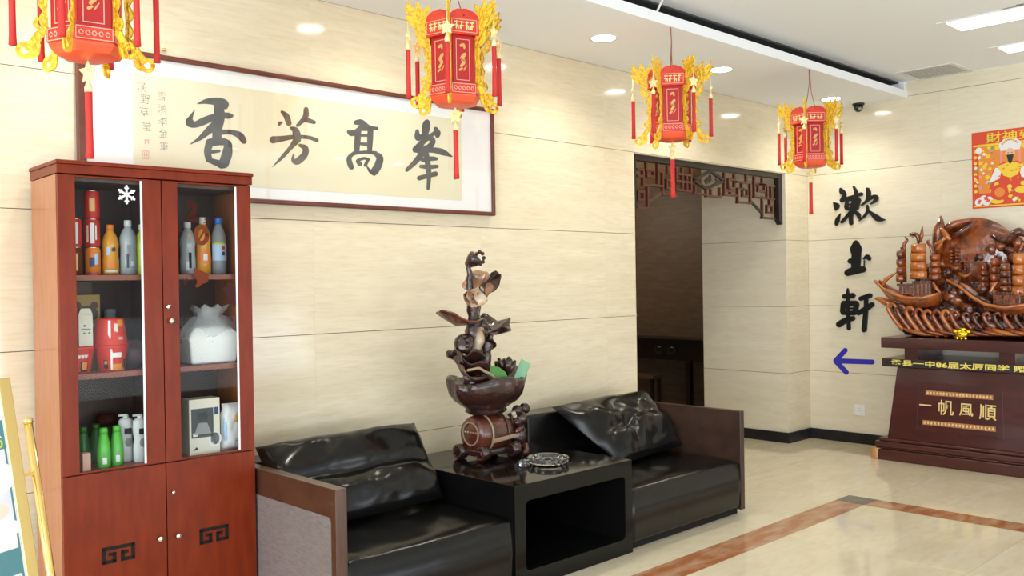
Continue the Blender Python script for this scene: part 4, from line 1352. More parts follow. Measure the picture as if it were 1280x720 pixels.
# pleated bowl
K = 48
prof = [(.05, .760), (.095, .764), (.115, .778), (.108, .792), (.128, .808), (.172, .840), (.198, .880), (.206, .922), (.208, .958), (.194, .966), (.178, .940), (.13, .90), (.05, .88)]
vs = []
for i, (r, z) in enumerate(prof):
    for q in range(K):
        a = 2 * PI * q / K
        fl = max(0, (z - .80) / .15)
        rr_ = r * (1 + .05 * fl * math.sin(q * 2 * PI / K * 12)) * (1 + .16 * fl * max(0, math.cos(a - .1)) ** 6)
        x = 3.452 + rr_ * 1.12 * math.cos(a)
        y = -.42 + rr_ * .95 * math.sin(a)
        zz = z + .016 * fl * math.sin(a * 3 + .6) + fl * .030 * max(0, math.cos(a - .1)) ** 4
        vs.append((x, y, zz))
MB().add(vs, [(i * K + q, i * K + (q + 1) % K, (i + 1) * K + (q + 1) % K, (i + 1) * K + q) for i in range(len(prof) - 1) for q in range(K)] + [tuple(range(K))[::-1]]).build('pleated_bowl', 'root', sc, smooth=True, world=True)


def leaf(name, par, c, rx, ry, rot, m_, cup=.35, wav=.12, lobes=5, th=.008, seed=0, notch=.0):
    """a wavy lotus leaf: dished disc, rot = Euler"""
    R = Matrix.Rotation(rot[2], 3, 'Z') @ Matrix.Rotation(rot[1], 3, 'Y') @ Matrix.Rotation(rot[0], 3, 'X')
    c = Vector(c)
    K, J = 36, 7
    top, bot = [], []
    for j in range(J + 1):
        s = j / J
        for q in range(K):
            a = 2 * PI * q / K
            e = 1 + .10 * math.sin(a * lobes + seed) * s + .05 * math.sin(a * 11 + seed)
            h = cup * rx * s * s + wav * rx * s * s * math.sin(a * lobes + seed * 2) + .02 * rx * s * math.sin(a * 12)
            p = Vector((rx * s * e * math.cos(a), ry * s * e * math.sin(a), h))
            top.append(c + R @ p)
            bot.append(c + R @ (p - Vector((0, 0, th * (1.2 - s)))))
    mb = MB().add(top + bot, [])
    o = len(top)
    for j in range(J):
        for q in range(K):
            a, b = j * K + q, j * K + (q + 1) % K
            mb.f += [(a, b, b + K, a + K), (o + a + K, o + b + K, o + b, o + a)]
    for q in range(K):
        a, b = J * K + q, J * K + (q + 1) % K
        mb.f.append((a, b, o + b, o + a))
    return mb.build(name, m_, par, smooth=True, world=True)


def wig(pts, rad, name, m_, seed=0, amp=.006, n=8):
    P = []
    for i in range(len(pts) - 1):
        a, b = Vector(pts[i]), Vector(pts[i + 1])
        for j in range(4):
            t = j / 4
            P.append((a.lerp(b, t), rad[i] * (1 - t) + rad[i + 1] * t))
    P.append((Vector(pts[-1]), rad[-1]))
    mb = MB().tube([p + Vector((noise.noise(p * 30 + Vector((seed, 0, 0))), noise.noise(p * 30 + Vector((0, seed, 0))), 0)) * amp for p, r in P], [r for p, r in P], n)
    return mb.build(name, m_, sc, smooth=True, world=True)


# mass of rolled leaves in the bowl
leaf('lotus_leaf', sc, (3.28, -.47, 1.02), .125, .10, (.25, .35, .2), 'root', .45, .18, 4, .02, 1)
leaf('lotus_leaf', sc, (3.30, -.44, 1.075), .115, .10, (-.1, .15, 0), 'root', .3, .2, 5, .022, 2)
leaf('lotus_leaf', sc, (3.27, -.50, .985), .12, .09, (.5, .1, .4), 'root_red', .35, .12, 3, .02, 3)
wig([(3.20, -.55, 1.03), (3.27, -.565, 1.04), (3.34, -.575, 1.005), (3.40, -.57, .965)], [.007, .008, .008, .006], 'leaf_rim', 'root_line', 4, .004)
wig([(3.17, -.55, .995), (3.22, -.575, .985), (3.30, -.58, .985)], [.008, .012, .007], 'leaf_rim', 'crystal', 6, .003)
for (p, sz, m_, rt) in (((3.42, -.55, .992), (.085, .012, .045), 'jade', (-.2, .38, -.1)), ((3.635, -.52, .985), (.038, .008, .075), 'mint', (-.1, .62, -.2))):
    R = Matrix.Rotation(rt[2], 3, 'Z') @ Matrix.Rotation(rt[1], 3, 'Y') @ Matrix.Rotation(rt[0], 3, 'X')
    if m_ == 'jade':
        pl_ = [(-1, .1), (-.6, .75), (0, .95), (.6, .7), (1, -.1), (.7, -.75), (0, -.8), (-.7, -.5)]
    else:
        pl_ = [(-1, .9), (.9, 1), (1, -.9), (-.7, -1)]
    MB().prism(pl_, lambda a, b: Vector(p) + R @ Vector((a * sz[0], sz[1] / 2, b * sz[2])), R @ Vector((0, -1, 0)), sz[1]).build('glass_leaf', m_, sc, world=True, bevel=.003)
# dark lotus bud
bd = MB()
for k in range(9):
    a = k * 2.4
    r = .02 + .003 * k
    R = Matrix.Rotation(a, 3, 'Z') @ Matrix.Rotation(.25 + .06 * k, 3, 'Y')
    bd.ball(Vector((3.548, -.48, 1.0)) + Vector((r * math.cos(a), r * math.sin(a), .03 - .003 * k)), (.018, .026, .05), 8, 6, R)
bd.build('lotus_bud', 'root', sc, smooth=True, world=True)
# trunk of stems
wig([(3.36, -.42, .90), (3.37, -.42, 1.06), (3.35, -.43, 1.20), (3.36, -.43, 1.32), (3.335, -.43, 1.44), (3.335, -.43, 1.52), (3.328, -.43, 1.60)], [.06, .055, .048, .034, .022, .018, .013], 'main_stem', 'root', 1, .012, 10)
wig([(3.44, -.41, .92), (3.462, -.41, 1.08), (3.47, -.41, 1.20), (3.42, -.42, 1.285)], [.036, .034, .045, .03], 'side_stem', 'root', 7, .012, 10)
wig([(3.39, -.42, 1.28), (3.408, -.42, 1.36), (3.410, -.42, 1.47)], [.016, .012, .014], 'side_stem', 'root', 9, .006)
wig([(3.33, -.46, 1.10), (3.36, -.475, 1.18), (3.37, -.47, 1.25)], [.026, .032, .022], 'bleached_stem', 'root_cream', 3, .006)
# wide split leaf
leaf('lotus_leaf', sc, (3.245, -.43, 1.305), .125, .115, (.16, .20, .1), 'root_red', .14, .10, 3, .036, 5)
leaf('lotus_leaf', sc, (3.49, -.44, 1.235), .125, .10, (.30, -.16, .3), 'root', .30, .16, 4, .030, 8)
leaf('lotus_leaf', sc, (3.46, -.42, 1.17), .06, .05, (.2, 1.1, .2), 'root', .4, .2, 3, .02, 2)
# lotus pod at the left of the trunk
pd = MB().lathe([(.0001, -.05), (.03, -.045), (.052, -.01), (.055, .02), (.04, .035), (.0001, .03)], (3.262, -.46, 1.165), 14, (-.6, -.5, .3))
for k in range(7):
    a = k * .9
    pd.ball(Vector((3.245, -.475, 1.175)) + Vector((.0, .034 * math.cos(a), .034 * math.sin(a))), .014, 8, 6)
pd.build('lotus_pod', 'root', sc, smooth=True, world=True)
# curled petal leaf and top leaf
leaf('lotus_leaf', sc, (3.335, -.45, 1.405), .075, .055, (1.15, -.45, .1), 'root_cream', .55, .12, 4, .012, 6)
leaf('lotus_leaf', sc, (3.295, -.452, 1.402), .055, .04, (1.2, .6, .1), 'root_tan', .5, .15, 3, .012, 4)
leaf('lotus_leaf', sc, (3.425, -.44, 1.515), .110, .085, (.95, -.30, .12), 'root_tan', -.30, .14, 4, .014, 3)
leaf('lotus_leaf', sc, (3.455, -.45, 1.500), .095, .06, (1.9, -.42, .1), 'root', .25, .10, 4, .012, 3)
tp = MB().lathe([(.0001, -.055), (.018, -.045), (.040, -.005), (.046, .022), (.036, .034), (.0001, .030)], (3.352, -.44, 1.625), 14, (.45, -.5, .55))
for k in range(8):
    a = k * .8
    tp.ball(Vector((3.375, -.462, 1.637)) + Vector((.030 * math.cos(a), -.010, .034 * math.sin(a))), .0115, 8, 6)
tp.build('lotus_pod', 'root', sc, smooth=True, world=True)
# ------------------------------------------------------------------ red palace lanterns hung along the soffit edge
HR = .140
ZV = Vector((0, 0, 1))


def star(c, r, n_, right, th, k=5):
    c, right = Vector(c), Vector(right)
    poly = []
    for i in range(2 * k):
        q = r if i % 2 == 0 else r * .5
        a = PI / 2 + PI * i / k
        poly.append((q * math.cos(a), q * math.sin(a)))
    return poly, (lambda x, y: c + right * x + ZV * y - Vector(n_) * th / 2)


def make_tassel(par, c, top, pend, a, b, n_, right, big=1.0):
    """thread from top, gold star pendant, cap, red threads from a down to b"""
    c = Vector(c)
    mb = MB()
    Z = lambda z: c + ZV * z
    rs = [.009, .011, .0105, .0115, .013]
    zs = [a, a - .02, (a + b) / 2, b + .03, b]
    K = 12
    prof = []
    for r, z in zip(rs, zs):
        prof.append((r * big, z))
    mb.lathe(prof[::-1], c, K)
    t = mb.build('tassel', 'tassel', par, smooth=True)
    cp = MB().lathe([(.0115 * big, a - .016), (.012 * big, a), (.008 * big, a + .012), (.003, a + .022), (.0015, top)], c, 10)
    cp.build('tassel_cap', 'gold_pale', t, smooth=True)
    poly, f = star(Z(pend), .036 * big, n_, right, .004)
    MB().prism(poly, f, n_, .004).ball(Z(pend), (.012, .012, .012), 8, 6).build('star_pendant', 'gold_pale', t)
    return t


def make_lantern():
    L_ = thing('palace_lantern', 'lantern', 'lantern', (0, 0, 0), 0, 'red palace lanterns')
    ang = lambda k: k * PI / 3
    hexa = lambda r, z: [(r * math.cos(ang(k) + PI / 6), r * math.sin(ang(k) + PI / 6), z) for k in range(6)]
    mb = MB()
    rings = [(.112, .034), (.112, .31)]
    mb.add([p for r, z in rings for p in hexa(r, z)], [(k, (k + 1) % 6, 6 + (k + 1) % 6, 6 + k) for k in range(6)] + [(0, 1, 2, 3, 4, 5), (11, 10, 9, 8, 7, 6)])
    mb.build('body', 'red', L_)
    mb = MB()
    rings = [(.070, -.004), (.106, .006), (.124, .030), (.124, .042)]
    mb.add([p for r, z in rings for p in hexa(r, z)], [(i * 6 + k, i * 6 + (k + 1) % 6, i * 6 + 6 + (k + 1) % 6, i * 6 + 6 + k) for i in range(3) for k in range(6)] + [(5, 4, 3, 2, 1, 0), tuple(range(18, 24))])
    mb.build('base_plate', 'orange', L_, bevel=.002)
    ap = lambda r: r * math.cos(PI / 6)
    for k in range(6):
        n_ = Vector((math.cos(ang(k)), math.sin(ang(k)), 0))
        t_ = Vector((-n_.y, n_.x, 0))
        P = lambda u, z, d: n_ * d + t_ * u + ZV * z
        a0 = ap(.112)
        pn = MB().obox(P(0, .198, a0 + .003), t_, ZV, n_, .100, .228, .006).build('side_panel', 'red_dark', L_)
        bd = MB()
        for u in (-.033, .033):
            bd.obox(P(u, .198, a0 + .0068), t_, ZV, n_, .003, .190, .0016)
        for z in (.1035, .2925):
            bd.obox(P(0, z, a0 + .0068), t_, ZV, n_, .069, .003, .0016)
        bd.build('panel_border', 'pink', pn)
        mo = MB()
        f = lambda x, y: P(x, y, a0 + .006)
        for s in ([(-.012, .262, .012), (.004, .268, .014), (.008, .252, .008)], [(.010, .225, .016), (-.004, .205, .018), (.006, .188, .016), (-.010, .168, .012)], [(-.014, .205, .006), (.012, .19, .006)], [(-.016, .150, .012), (-.004, .158, .008)], [(.004, .150, .006), (.018, .172, .004)]):
            mo.stroke(s, f, n_, .0014, 3)
        mo.build('gold_motif', 'gold_print', pn)
        # upper printed band, scalloped roof edge, lower printed band
        a1 = ap(.140)
        ub = MB().obox(P(0, .350, a1 + .002), t_, ZV, n_, .142, .078, .007).build('upper_band', 'red', L_)
        bd = MB()
        for z in (.322, .379):
            bd.obox(P(0, z, a1 + .0062), t_, ZV, n_, .128, .003, .0016)
        for u in (-.0625, .0625):
            bd.obox(P(u, .3505, a1 + .0062), t_, ZV, n_, .003, .058, .0016)
        bd.build('panel_border', 'pink', ub)
        gl = MB()
        for j in range(4):
            x0 = -.048 + .026 * j
            for s in ([(x0, .366, .005), (x0 + .018, .366, .005)], [(x0 + .009, .370, .005), (x0 + .008, .334, .005)], [(x0 + .001, .350, .005), (x0 + .018, .350, .005)], [(x0 + (.001 if j % 2 else .016), .346, .005), (x0 + (.002 if j % 2 else .018), .335, .005)]):
                gl.stroke(s, lambda x, y: P(x, y, a1 + .0055), n_, .0012 + .0001 * j, 2)
        gl.build('printed_characters', 'gold_pale', ub)
        poly = [(-.068, .386), (.068, .386)] + [(.068 * math.cos(a), .396 + .034 * math.sin(a) * (1 + .06 * math.cos(a * 9))) for a in [PI * i / 14 for i in range(15)]]
        MB().prism(poly, lambda x, y: P(x, y, a1 - .003), n_, .005).build('roof_scallop', 'red', L_)
        lb = MB().obox(P(0, .065, a0 + .012), t_, ZV, n_, .128, .048, .007).build('lower_band', 'red', L_)
        bd = MB()
        for z in (.045, .085):
            bd.obox(P(0, z, a0 + .0162), t_, ZV, n_, .120, .003, .0016)
        for u in (-.0585, .0585):
            bd.obox(P(u, .065, a0 + .0162), t_, ZV, n_, .003, .043, .0016)
        bd.build('panel_border', 'pink', lb)
        gl = MB()
        for j in range(5):
            x0 = -.042 + .021 * j
            r_ = .007
            gl.stroke([(x0 + r_ * math.cos(a), .065 + r_ * 1.2 * math.sin(a), .0035) for a in (0, 1.5, 3.1, 4.6, 5.6)], lambda x, y: P(x, y, a0 + .0155), n_, .0012, 2)
        gl.build('printed_scroll', 'pink', lb)
        # gold filigree on the corner between faces
        ca = ang(k) + PI / 6
        rd = Vector((math.cos(ca), math.sin(ca), 0))
        tn = Vector((-rd.y, rd.x, 0))
        fn2 = lambda x, y: rd * (.128 + x) + ZV * y - tn * .003
        mb = MB()
        for i, s in enumerate(([(.004, .295, .018), (.028, .335, .034), (.050, .380, .048), (.080, .420, .040), (.108, .470, .006)], [(.030, .385, .036), (.018, .428, .030), (-.004, .458, .010)], [(.050, .352, .030), (.084, .380, .034), (.112, .402, .012)],
                               [(.045, .41, .05), (.05, .44, .03), (.058, .468, .012)], [(.006, .262, .018), (.038, .285, .030), (.054, .322, .022)], [(.072, .40, .03), (.104, .428, .02), (.118, .436, .008)])):
            mb.stroke(s, fn2, tn, .006 + .0002 * i)
        mb.build('corner_bracket', 'gold', L_)
        mb = MB()
        for i, s in enumerate(([(.000, .075, .012), (.004, .15, .012), (.000, .22, .012), (.004, .29, .012)], [(.003, .085, .014), (.016, .115, .016), (.008, .142, .012)], [(.008, .150, .012), (.019, .176, .016), (.008, .205, .012)], [(.008, .212, .012), (.018, .238, .016), (.007, .268, .012)])):
            mb.stroke(s, fn2, tn, .006 + .0002 * i)
        mb.build('corner_filigree', 'gold', L_)
        mb = MB()
        ring = [(.070 + .020 * math.cos(a), .004 + .020 * math.sin(a), .015) for a in [j * PI / 4 for j in range(9)]]
        for i, s in enumerate(([(.0, .085, .022), (.024, .064, .028), (.040, .036, .030), (.058, .018, .028)], ring, [(.020, .085, .012), (.036, .098, .014), (.030, .118, .012)], [(.030, .03, .02), (.036, .0, .022), (.050, -.012, .018)])):
            mb.stroke(s, fn2, tn, .006 + .0002 * i)
        mb.build('corner_foot', 'gold', L_)
        make_tassel(L_, rd * .232, .402, .312, .262, .018, rd, tn)
    make_tassel(L_, (0, 0, 0), 0, -.045, -.098, -.345, (.6, -.8, 0), (.8, .6, 0), 1.15)
    cdm = MB()
    for s in (-1, 1):
        cdm.tube([(.11 * s, 0, .40), (.035 * s, 0, .52), (.012 * s, .003, .60), (.004 * s, 0, .688)], .0024, 6)
    cdm.bar((-.13, 0, .40), (.13, 0, .40), .006, .006)
    cdm.build('hanging_cord', 'cord', L_)
    return L_


lan = make_lantern()
LN = ((1.150, 2.300, 'red and gold palace lantern above the tall cabinet, its top cut off', 11), (2.828, 2.342, 'red and gold palace lantern in front of the framed calligraphy, a corner turned outward', 22),
      (4.552, 2.344, 'red and gold palace lantern in front of the passage lattice, one panel facing squarely', 3), (6.248, 2.312, 'red and gold palace lantern farthest along, beside the dome camera', 20))
for i, (x, z, lb, off) in enumerate(LN):
    o = lan if i == 0 else copy_tree(lan)
    y = -.925
    o.location = (x, y, z)
    o['label'] = lb
    o.rotation_euler.z = math.atan2(EYE.y - y, EYE.x - x) + math.radians(off)
    for c in o.children:
        if c.name.startswith('hanging_cord'):
            c.scale.z = (ZS - z) / .688
            c.location.z = 0

# ------------------------------------------------------------------ rosewood pedestal by the end wall
PC = -1.525
pe = thing('carved_pedestal', 'dark rosewood pedestal with gilt lettering standing by the end wall', 'pedestal', (7.62, PC, 0))
mb = MB().box(7.335, 7.905, PC - .655, PC + .655, 0, .088).box(7.350, 7.905, PC - .640, PC + .640, .088, .105)
mb.build('plinth', 'rosewood', pe, bevel=.008, world=True)
mb = MB().box(7.342, 7.905, PC - .645, PC + .645, .105, .150).box(7.360, 7.905, PC - .62, PC + .62, .150, .178)
mb.build('plinth_moulding', 'rosewood', pe, bevel=.010, world=True, seg=3)
for s in (1,):
    MB().lathe([(.048, 0), (.052, .01), (.052, .085), (.046, .092)], (7.38, PC + s * .640, 0), 20).build('corner_block', 'tan_wood', pe, world=True, smooth=True)
hb_, ht = .552, .482
mb = MB()
vs = []
for z, h, x0 in ((.178, hb_, 7.375), (.758, ht, 7.415)):
    vs += [(x0, PC + h, z), (x0, PC - h, z), (7.90, PC - h, z), (7.90, PC + h, z)]
mb.add(vs, [(0, 1, 5, 4), (1, 2, 6, 5), (2, 3, 7, 6), (3, 0, 4, 7), (3, 2, 1, 0), (4, 5, 6, 7)]).build('pedestal_body', 'rosewood', pe, bevel=.004, world=True)
fx = lambda z: 7.375 + (z - .178) / .58 * .04
pfn = lambda u, z: Vector((fx(z), PC - u, z))
fr = MB()
for q in ([(-.320, .268), (.320, .268), (.328, .262), (-.328, .262)], [(-.306, .640), (.306, .640), (.314, .648), (-.314, .648)], [(-.320, .268), (-.306, .640), (-.314, .648), (-.328, .262)], [(.320, .268), (.306, .640), (.314, .648), (.328, .262)]):
    fr.prism(q, pfn, NE, .006)
fr.build('panel_moulding', 'rosewood', pe, world=True)
for z0, z1, h0, h1 in ((.552, .588, .252, .250), (.315, .352, .272, .270)):
    MB().prism([(-h0, z0), (h0, z0), (h1, z1), (-h1, z1)], pfn, NE, .004).build('gilt_border', 'gilt_dull', pe, world=True)
    gl = MB()
    for k in range(20):
        u = -h0 + .018 + k * (2 * h0 - .036) / 19
        gl.obox(pfn(u, (z0 + z1) / 2) + Vector((-.0045, 0, 0)), (0, 1, 0), ZV, (1, 0, 0), .012, .018, .002)
    o = gl.build('border_relief', 'gilt', pe, world=True)
for ch, (a, b), s_ in (('一', (1157.5, 507.5), .100), ('帆', (1183, 511), .125), ('風', (1208.5, 513), .108), ('順', (1235.5, 516.5), .128)):
    c = at(a, b, 'x', 7.402)
    t = text_mesh(ch, s_, lambda x, y: pfn(PC - c.y + x, c.z + y), NE, .006, .0012)
    t.build('gilt_character', 'gilt', pe, world=True)
MB().box(7.345, 7.905, PC - .580, PC + .580, .766, .832).build('lower_slab', 'rosewood', pe, bevel=.004, world=True)
for y in (-1.17, PC * 2 + 1.17):
    MB().box(7.39, 7.86, y - .055, y + .055, .832, .918).build('spacer_block', 'rosewood', pe, world=True)
MB().box(7.335, 7.905, PC - .580, PC + .580, .918, 1.004).build('upper_slab', 'rosewood', pe, bevel=.005, world=True)
rb = MB().box(7.3405, 7.346, PC - .530, PC + .555, .772, .826).build('text_ribbon', 'ribbon', pe, world=True)
t = text_mesh('盂县一中86届太原同学 赠', .050, lambda x, y: Vector((7.3405, PC - x, .799 + y)), NE, .001, .0012, sx=1.78)
t.build('printed_dedication', 'yellow_print', rb, world=True)

# ------------------------------------------------------------------ varnished ship carving on the pedestal
sh = thing('ship_carving', 'amber varnished wood carving of sailing ships and a round disc, on the pedestal', 'carving', (7.58, PC, 1.004))
SX = 7.55
sp = lambda px, py, x=SX: at(px, py, 'x', x)


def outline(pts, x):
    return [(sp(a, b, x).y, sp(a, b, x).z) for a, b in pts]


def slab(name, pts, x0, x1, m_, bev=.01, noise_amp=0.0, par=sh):
    """solid cut to an outline given in photograph positions on plane x0, running back to x1"""
    P = outline(pts, x0)
    mb = MB().prism(P, lambda y, z: (x1, y, z), (-1, 0, 0), x1 - x0)
    return mb.build(name, m_, par, world=True, bevel=bev, seg=3)


# wave base: bow curling up on the left, long bottom on the slab
mir = lambda px: px
mb = MB()
rows = []
KX = 46
for i in range(KX + 1):
    s = -.845 - i * (1.36 / KX)              # y along the base
    u = i / KX
    zt = 1.318 - .12 * u if u < .08 else 1.31 - .10 * min(1, (u - .08) / .25) + .03 * math.sin(u * 30)
    zb = 1.004 + max(0, 1 - u / .145) ** 1.15 * .285
    dep = .05 + .19 * min(1, u / .16) ** .6 * (1 if u < .86 else max(.25, 1 - (u - .86) / .14))
    row = []
    for j in range(9):
        a = PI * j / 8
        z = zb + (zt - zb) * (.5 - .5 * math.cos(a)) if True else 0
        bul = math.sin(a) ** .6
        x = 7.71 - dep * bul + .03 * noise.noise(Vector((s * 14, z * 14, 2))) * bul
        row.append((x, s + .012 * noise.noise(Vector((s * 20, z * 20, 7))), z))
    row += [(7.82, s, zt), (7.82, s, zb)]
    rows.append(row)
n_r = len(rows[0])
mb.add([p for r in rows for p in r], [(i * n_r + j, i * n_r + (j + 1) % n_r, (i + 1) * n_r + (j + 1) % n_r, (i + 1) * n_r + j) for i in range(KX) for j in range(n_r)] + [tuple(range(n_r))[::-1], tuple(range(KX * n_r, KX * n_r + n_r))])
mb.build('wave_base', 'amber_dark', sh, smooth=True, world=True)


def swoop(pts, rad, name, m_, x=7.42, par=sh, n=8):
    P = [Vector((x + (q[2] if len(q) > 2 else 0), sp(q[0], q[1], x).y, sp(q[0], q[1], x).z)) for q in pts]
    Q, R_ = [], []
    E_ = [P[0] * 2 - P[1]] + P + [P[-1] * 2 - P[-2]]
    for i in range(1, len(E_) - 2):
        a, b, c, d = E_[i - 1:i + 3]
        for j in range(4):
            t = j / 4
            Q.append(.5 * ((2 * b) + (c - a) * t + (2 * a - 5 * b + 4 * c - d) * t * t + (3 * b - a - 3 * c + d) * t ** 3))
            R_.append(rad[i - 1] * (1 - t) + rad[i] * t)
    Q.append(P[-1])
    R_.append(rad[-1])
    return MB().tube(Q, R_, n).build(name, m_, par, smooth=True, world=True)


# curling waves with their crests, left to right, and the long combed wash below them
for k in range(8):
    x0 = 1110 + k * 11.2
    y0 = 384 + min(k, 4) * 2.2
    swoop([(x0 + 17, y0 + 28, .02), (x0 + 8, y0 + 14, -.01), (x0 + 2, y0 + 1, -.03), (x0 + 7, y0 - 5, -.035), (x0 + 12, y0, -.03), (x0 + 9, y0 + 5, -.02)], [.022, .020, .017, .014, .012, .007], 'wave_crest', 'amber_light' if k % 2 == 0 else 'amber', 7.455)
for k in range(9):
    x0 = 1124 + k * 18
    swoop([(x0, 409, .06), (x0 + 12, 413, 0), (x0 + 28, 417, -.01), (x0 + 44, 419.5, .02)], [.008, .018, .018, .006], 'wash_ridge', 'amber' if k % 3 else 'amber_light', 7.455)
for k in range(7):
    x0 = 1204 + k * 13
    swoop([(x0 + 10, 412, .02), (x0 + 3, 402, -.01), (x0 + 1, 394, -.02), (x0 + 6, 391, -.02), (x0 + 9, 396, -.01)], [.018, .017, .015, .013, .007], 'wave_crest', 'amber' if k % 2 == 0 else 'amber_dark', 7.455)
swoop([(1112, 380, .02), (1106, 377, 0), (1100, 374, 0), (1094, 373, 0)], [.040, .030, .022, .010], 'bow_curl', 'amber_light', 7.5)
random.seed(11)
for k in range(22):
    a, b = random.uniform(1184, 1238), random.uniform(352, 408)
    p = sp(a, b, 7.47)
    q = MB().ball(p, (.03, .036 + random.random() * .02, .03 + random.random() * .02), 10, 7)
    q.v = [tuple(Vector(v) + (Vector(v) - p) * .45 * noise.noise(Vector(v) * 42)) for v in q.v]
    q.build('rock_knob', 'amber_dark' if k % 3 else 'amber', sh, smooth=True, world=True)


def hull(pts_top, pts_bot, x, dep, name, m_):
    """boat side: top edge and keel given at photograph positions, swelling toward the room"""
    n = len(pts_top)
    mb = MB()
    vs = []
    J = 6
    for i in range(n):
        t, b = sp(*pts_top[i], x), sp(*pts_bot[i], x)
        w_ = math.sin(PI * min(1, (i + .35) / (n - .3))) ** .6 * dep
        for j in range(J + 1):
            s = j / J
            p = t.lerp(b, s)
            vs.append((x - w_ * math.cos(s * PI / 2) ** .8, p.y, p.z))
        for j in range(J, -1, -1):
            s = j / J
            p = t.lerp(b, s)
            vs.append((x + w_ * math.cos(s * PI / 2) ** .8 + .004, p.y, p.z))
    m = 2 * (J + 1)
    mb.add(vs, [(i * m + j, i * m + (j + 1) % m, (i + 1) * m + (j + 1) % m, (i + 1) * m + j) for i in range(n - 1) for j in range(m)] + [tuple(range(m))[::-1], tuple(range((n - 1) * m, n * m))])
    h = mb.build(name, m_, sh, smooth=True, world=True)
    rim = MB()
    for sd in (-1, 1):
        P = []
        for i in range(n):
            t = sp(*pts_top[i], x)
            w_ = math.sin(PI * min(1, (i + .35) / (n - .3))) ** .6 * dep
            P.append((x + sd * w_, t.y, t.z))
        rim.tube(P, .012, 6)
    rim.build('gunwale', 'amber_light', h, smooth=True, world=True)
    return h


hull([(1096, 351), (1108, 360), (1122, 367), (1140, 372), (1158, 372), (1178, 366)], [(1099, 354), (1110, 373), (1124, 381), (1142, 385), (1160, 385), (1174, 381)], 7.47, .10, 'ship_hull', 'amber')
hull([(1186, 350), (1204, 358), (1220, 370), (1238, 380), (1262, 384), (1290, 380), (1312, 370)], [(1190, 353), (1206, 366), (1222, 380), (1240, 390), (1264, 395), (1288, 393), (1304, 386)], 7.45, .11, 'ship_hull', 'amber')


def house(x0, x1, y0, y1, x, name='deck_house'):
    a, b = sp(x0, y1, x), sp(x1, y0, x)
    h = MB().box(x - .05, x + .05, min(a.y, b.y), max(a.y, b.y), a.z, b.z).build(name, 'amber', sh, world=True, bevel=.004)
    r = MB().box(x - .065, x + .065, min(a.y, b.y) - .012, max(a.y, b.y) + .012, b.z, b.z + .018)
    m = 4
    for k in range(m):
        y = min(a.y, b.y) + (k + .5) / m * abs(a.y - b.y)
        r.box(x - .054, x - .048, y - .008, y + .008, a.z + .01, b.z - .008)
    r.build('house_roof', 'amber_dark', h, world=True)


house(1127, 1146, 357, 368, 7.46)
house(1146, 1166, 354, 371, 7.46)
house(1244, 1278, 368, 382, 7.45)


def sail(cx, y0, y1, w_, nb, x, m_='amber', mast=True, tilt=0):
    """one mast with its stack of billowing sail panels"""
    mb = MB()
    hh = (y1 - y0) / nb
    for k in range(nb):
        c = sp(cx + tilt * (k / nb - .5), y0 + hh * (k + .5), x)
        top, bot = sp(cx, y0 + hh * k, x), sp(cx, y0 + hh * (k + 1), x)
        l = sp(cx - w_ / 2, y0, x)
        r = sp(cx + w_ / 2, y0, x)
        hw = abs(l.y - r.y) / 2 * (1 - .05 * (nb - 1 - k))
        hz = (top.z - bot.z) / 2 * 1.10
        vs = []
        nx, nz = 8, 6
        for s in (0, 1):
            for j in range(nz + 1):
                for i in range(nx + 1):
                    u, v = i / nx * 2 - 1, j / nz * 2 - 1
                    e = max(0, 1 - u * u) ** .5 * max(0, 1 - v ** 4) ** .5
                    d = (.058 if s == 0 else .02) * e
                    vs.append((x - d if s == 0 else x + d * .6, c.y + u * hw, c.z + v * hz * (1 - .12 * u * u) + .008))
        q = (nx + 1) * (nz + 1)
        fs = [(s * q + j * (nx + 1) + i, s * q + j * (nx + 1) + i + 1, s * q + (j + 1) * (nx + 1) + i + 1, s * q + (j + 1) * (nx + 1) + i) for s in (0, 1) for j in range(nz) for i in range(nx)]
        mb.add(vs, fs)
    o = mb.build('sail', m_, sh, smooth=True, world=True)
    a, b = sp(cx, y0 - 5, x + .015), sp(cx, y1 + 12, x + .015)
    MB().tube([a, b], .011, 8).build('mast', 'amber_dark', o, smooth=True, world=True)
    return o


sail(1127, 314, 354, 13, 4, 7.47, 'amber')
sail(1148, 306, 350, 22, 4, 7.45, 'amber_light')
sail(1169, 319, 352, 15, 4, 7.47, 'amber')
sail(1244, 324, 372, 13, 5, 7.48, 'amber')
sail(1257, 330, 376, 15, 5, 7.46, 'amber')
sail(1274, 318, 372, 19, 4, 7.44, 'amber_light')
sail(1292, 322, 370, 16, 4, 7.46, 'amber')
sail(1231, 332, 360, 10, 4, 7.52, 'amber')
for pts, rad in (([(1131, 314), (1130, 306), (1134, 300), (1131, 296)], [.008, .016, .012, .004]), ([(1148, 302), (1146, 294), (1138, 293), (1142, 297)], [.010, .020, .014, .004]), ([(1150, 303), (1152, 294), (1153, 283)], [.010, .018, .004]),
                 ([(1165, 318), (1163, 308), (1159, 302), (1163, 300)], [.008, .014, .010, .004]), ([(1274, 314), (1279, 305), (1286, 306)], [.010, .014, .005])):
    swoop(pts, rad, 'pennant', 'amber', 7.46)
swoop([(1103, 358), (1107, 350), (1114, 345), (1122, 340)], [.012, .020, .012, .004], 'bowsprit', 'amber_light', 7.46)
swoop([(1166, 353), (1170, 360), (1176, 366)], [.008, .016, .006], 'rudder', 'amber_light', 7.42)
swoop([(1238, 366), (1242, 358), (1247, 352)], [.018, .012, .004], 'rudder', 'amber_light', 7.43)

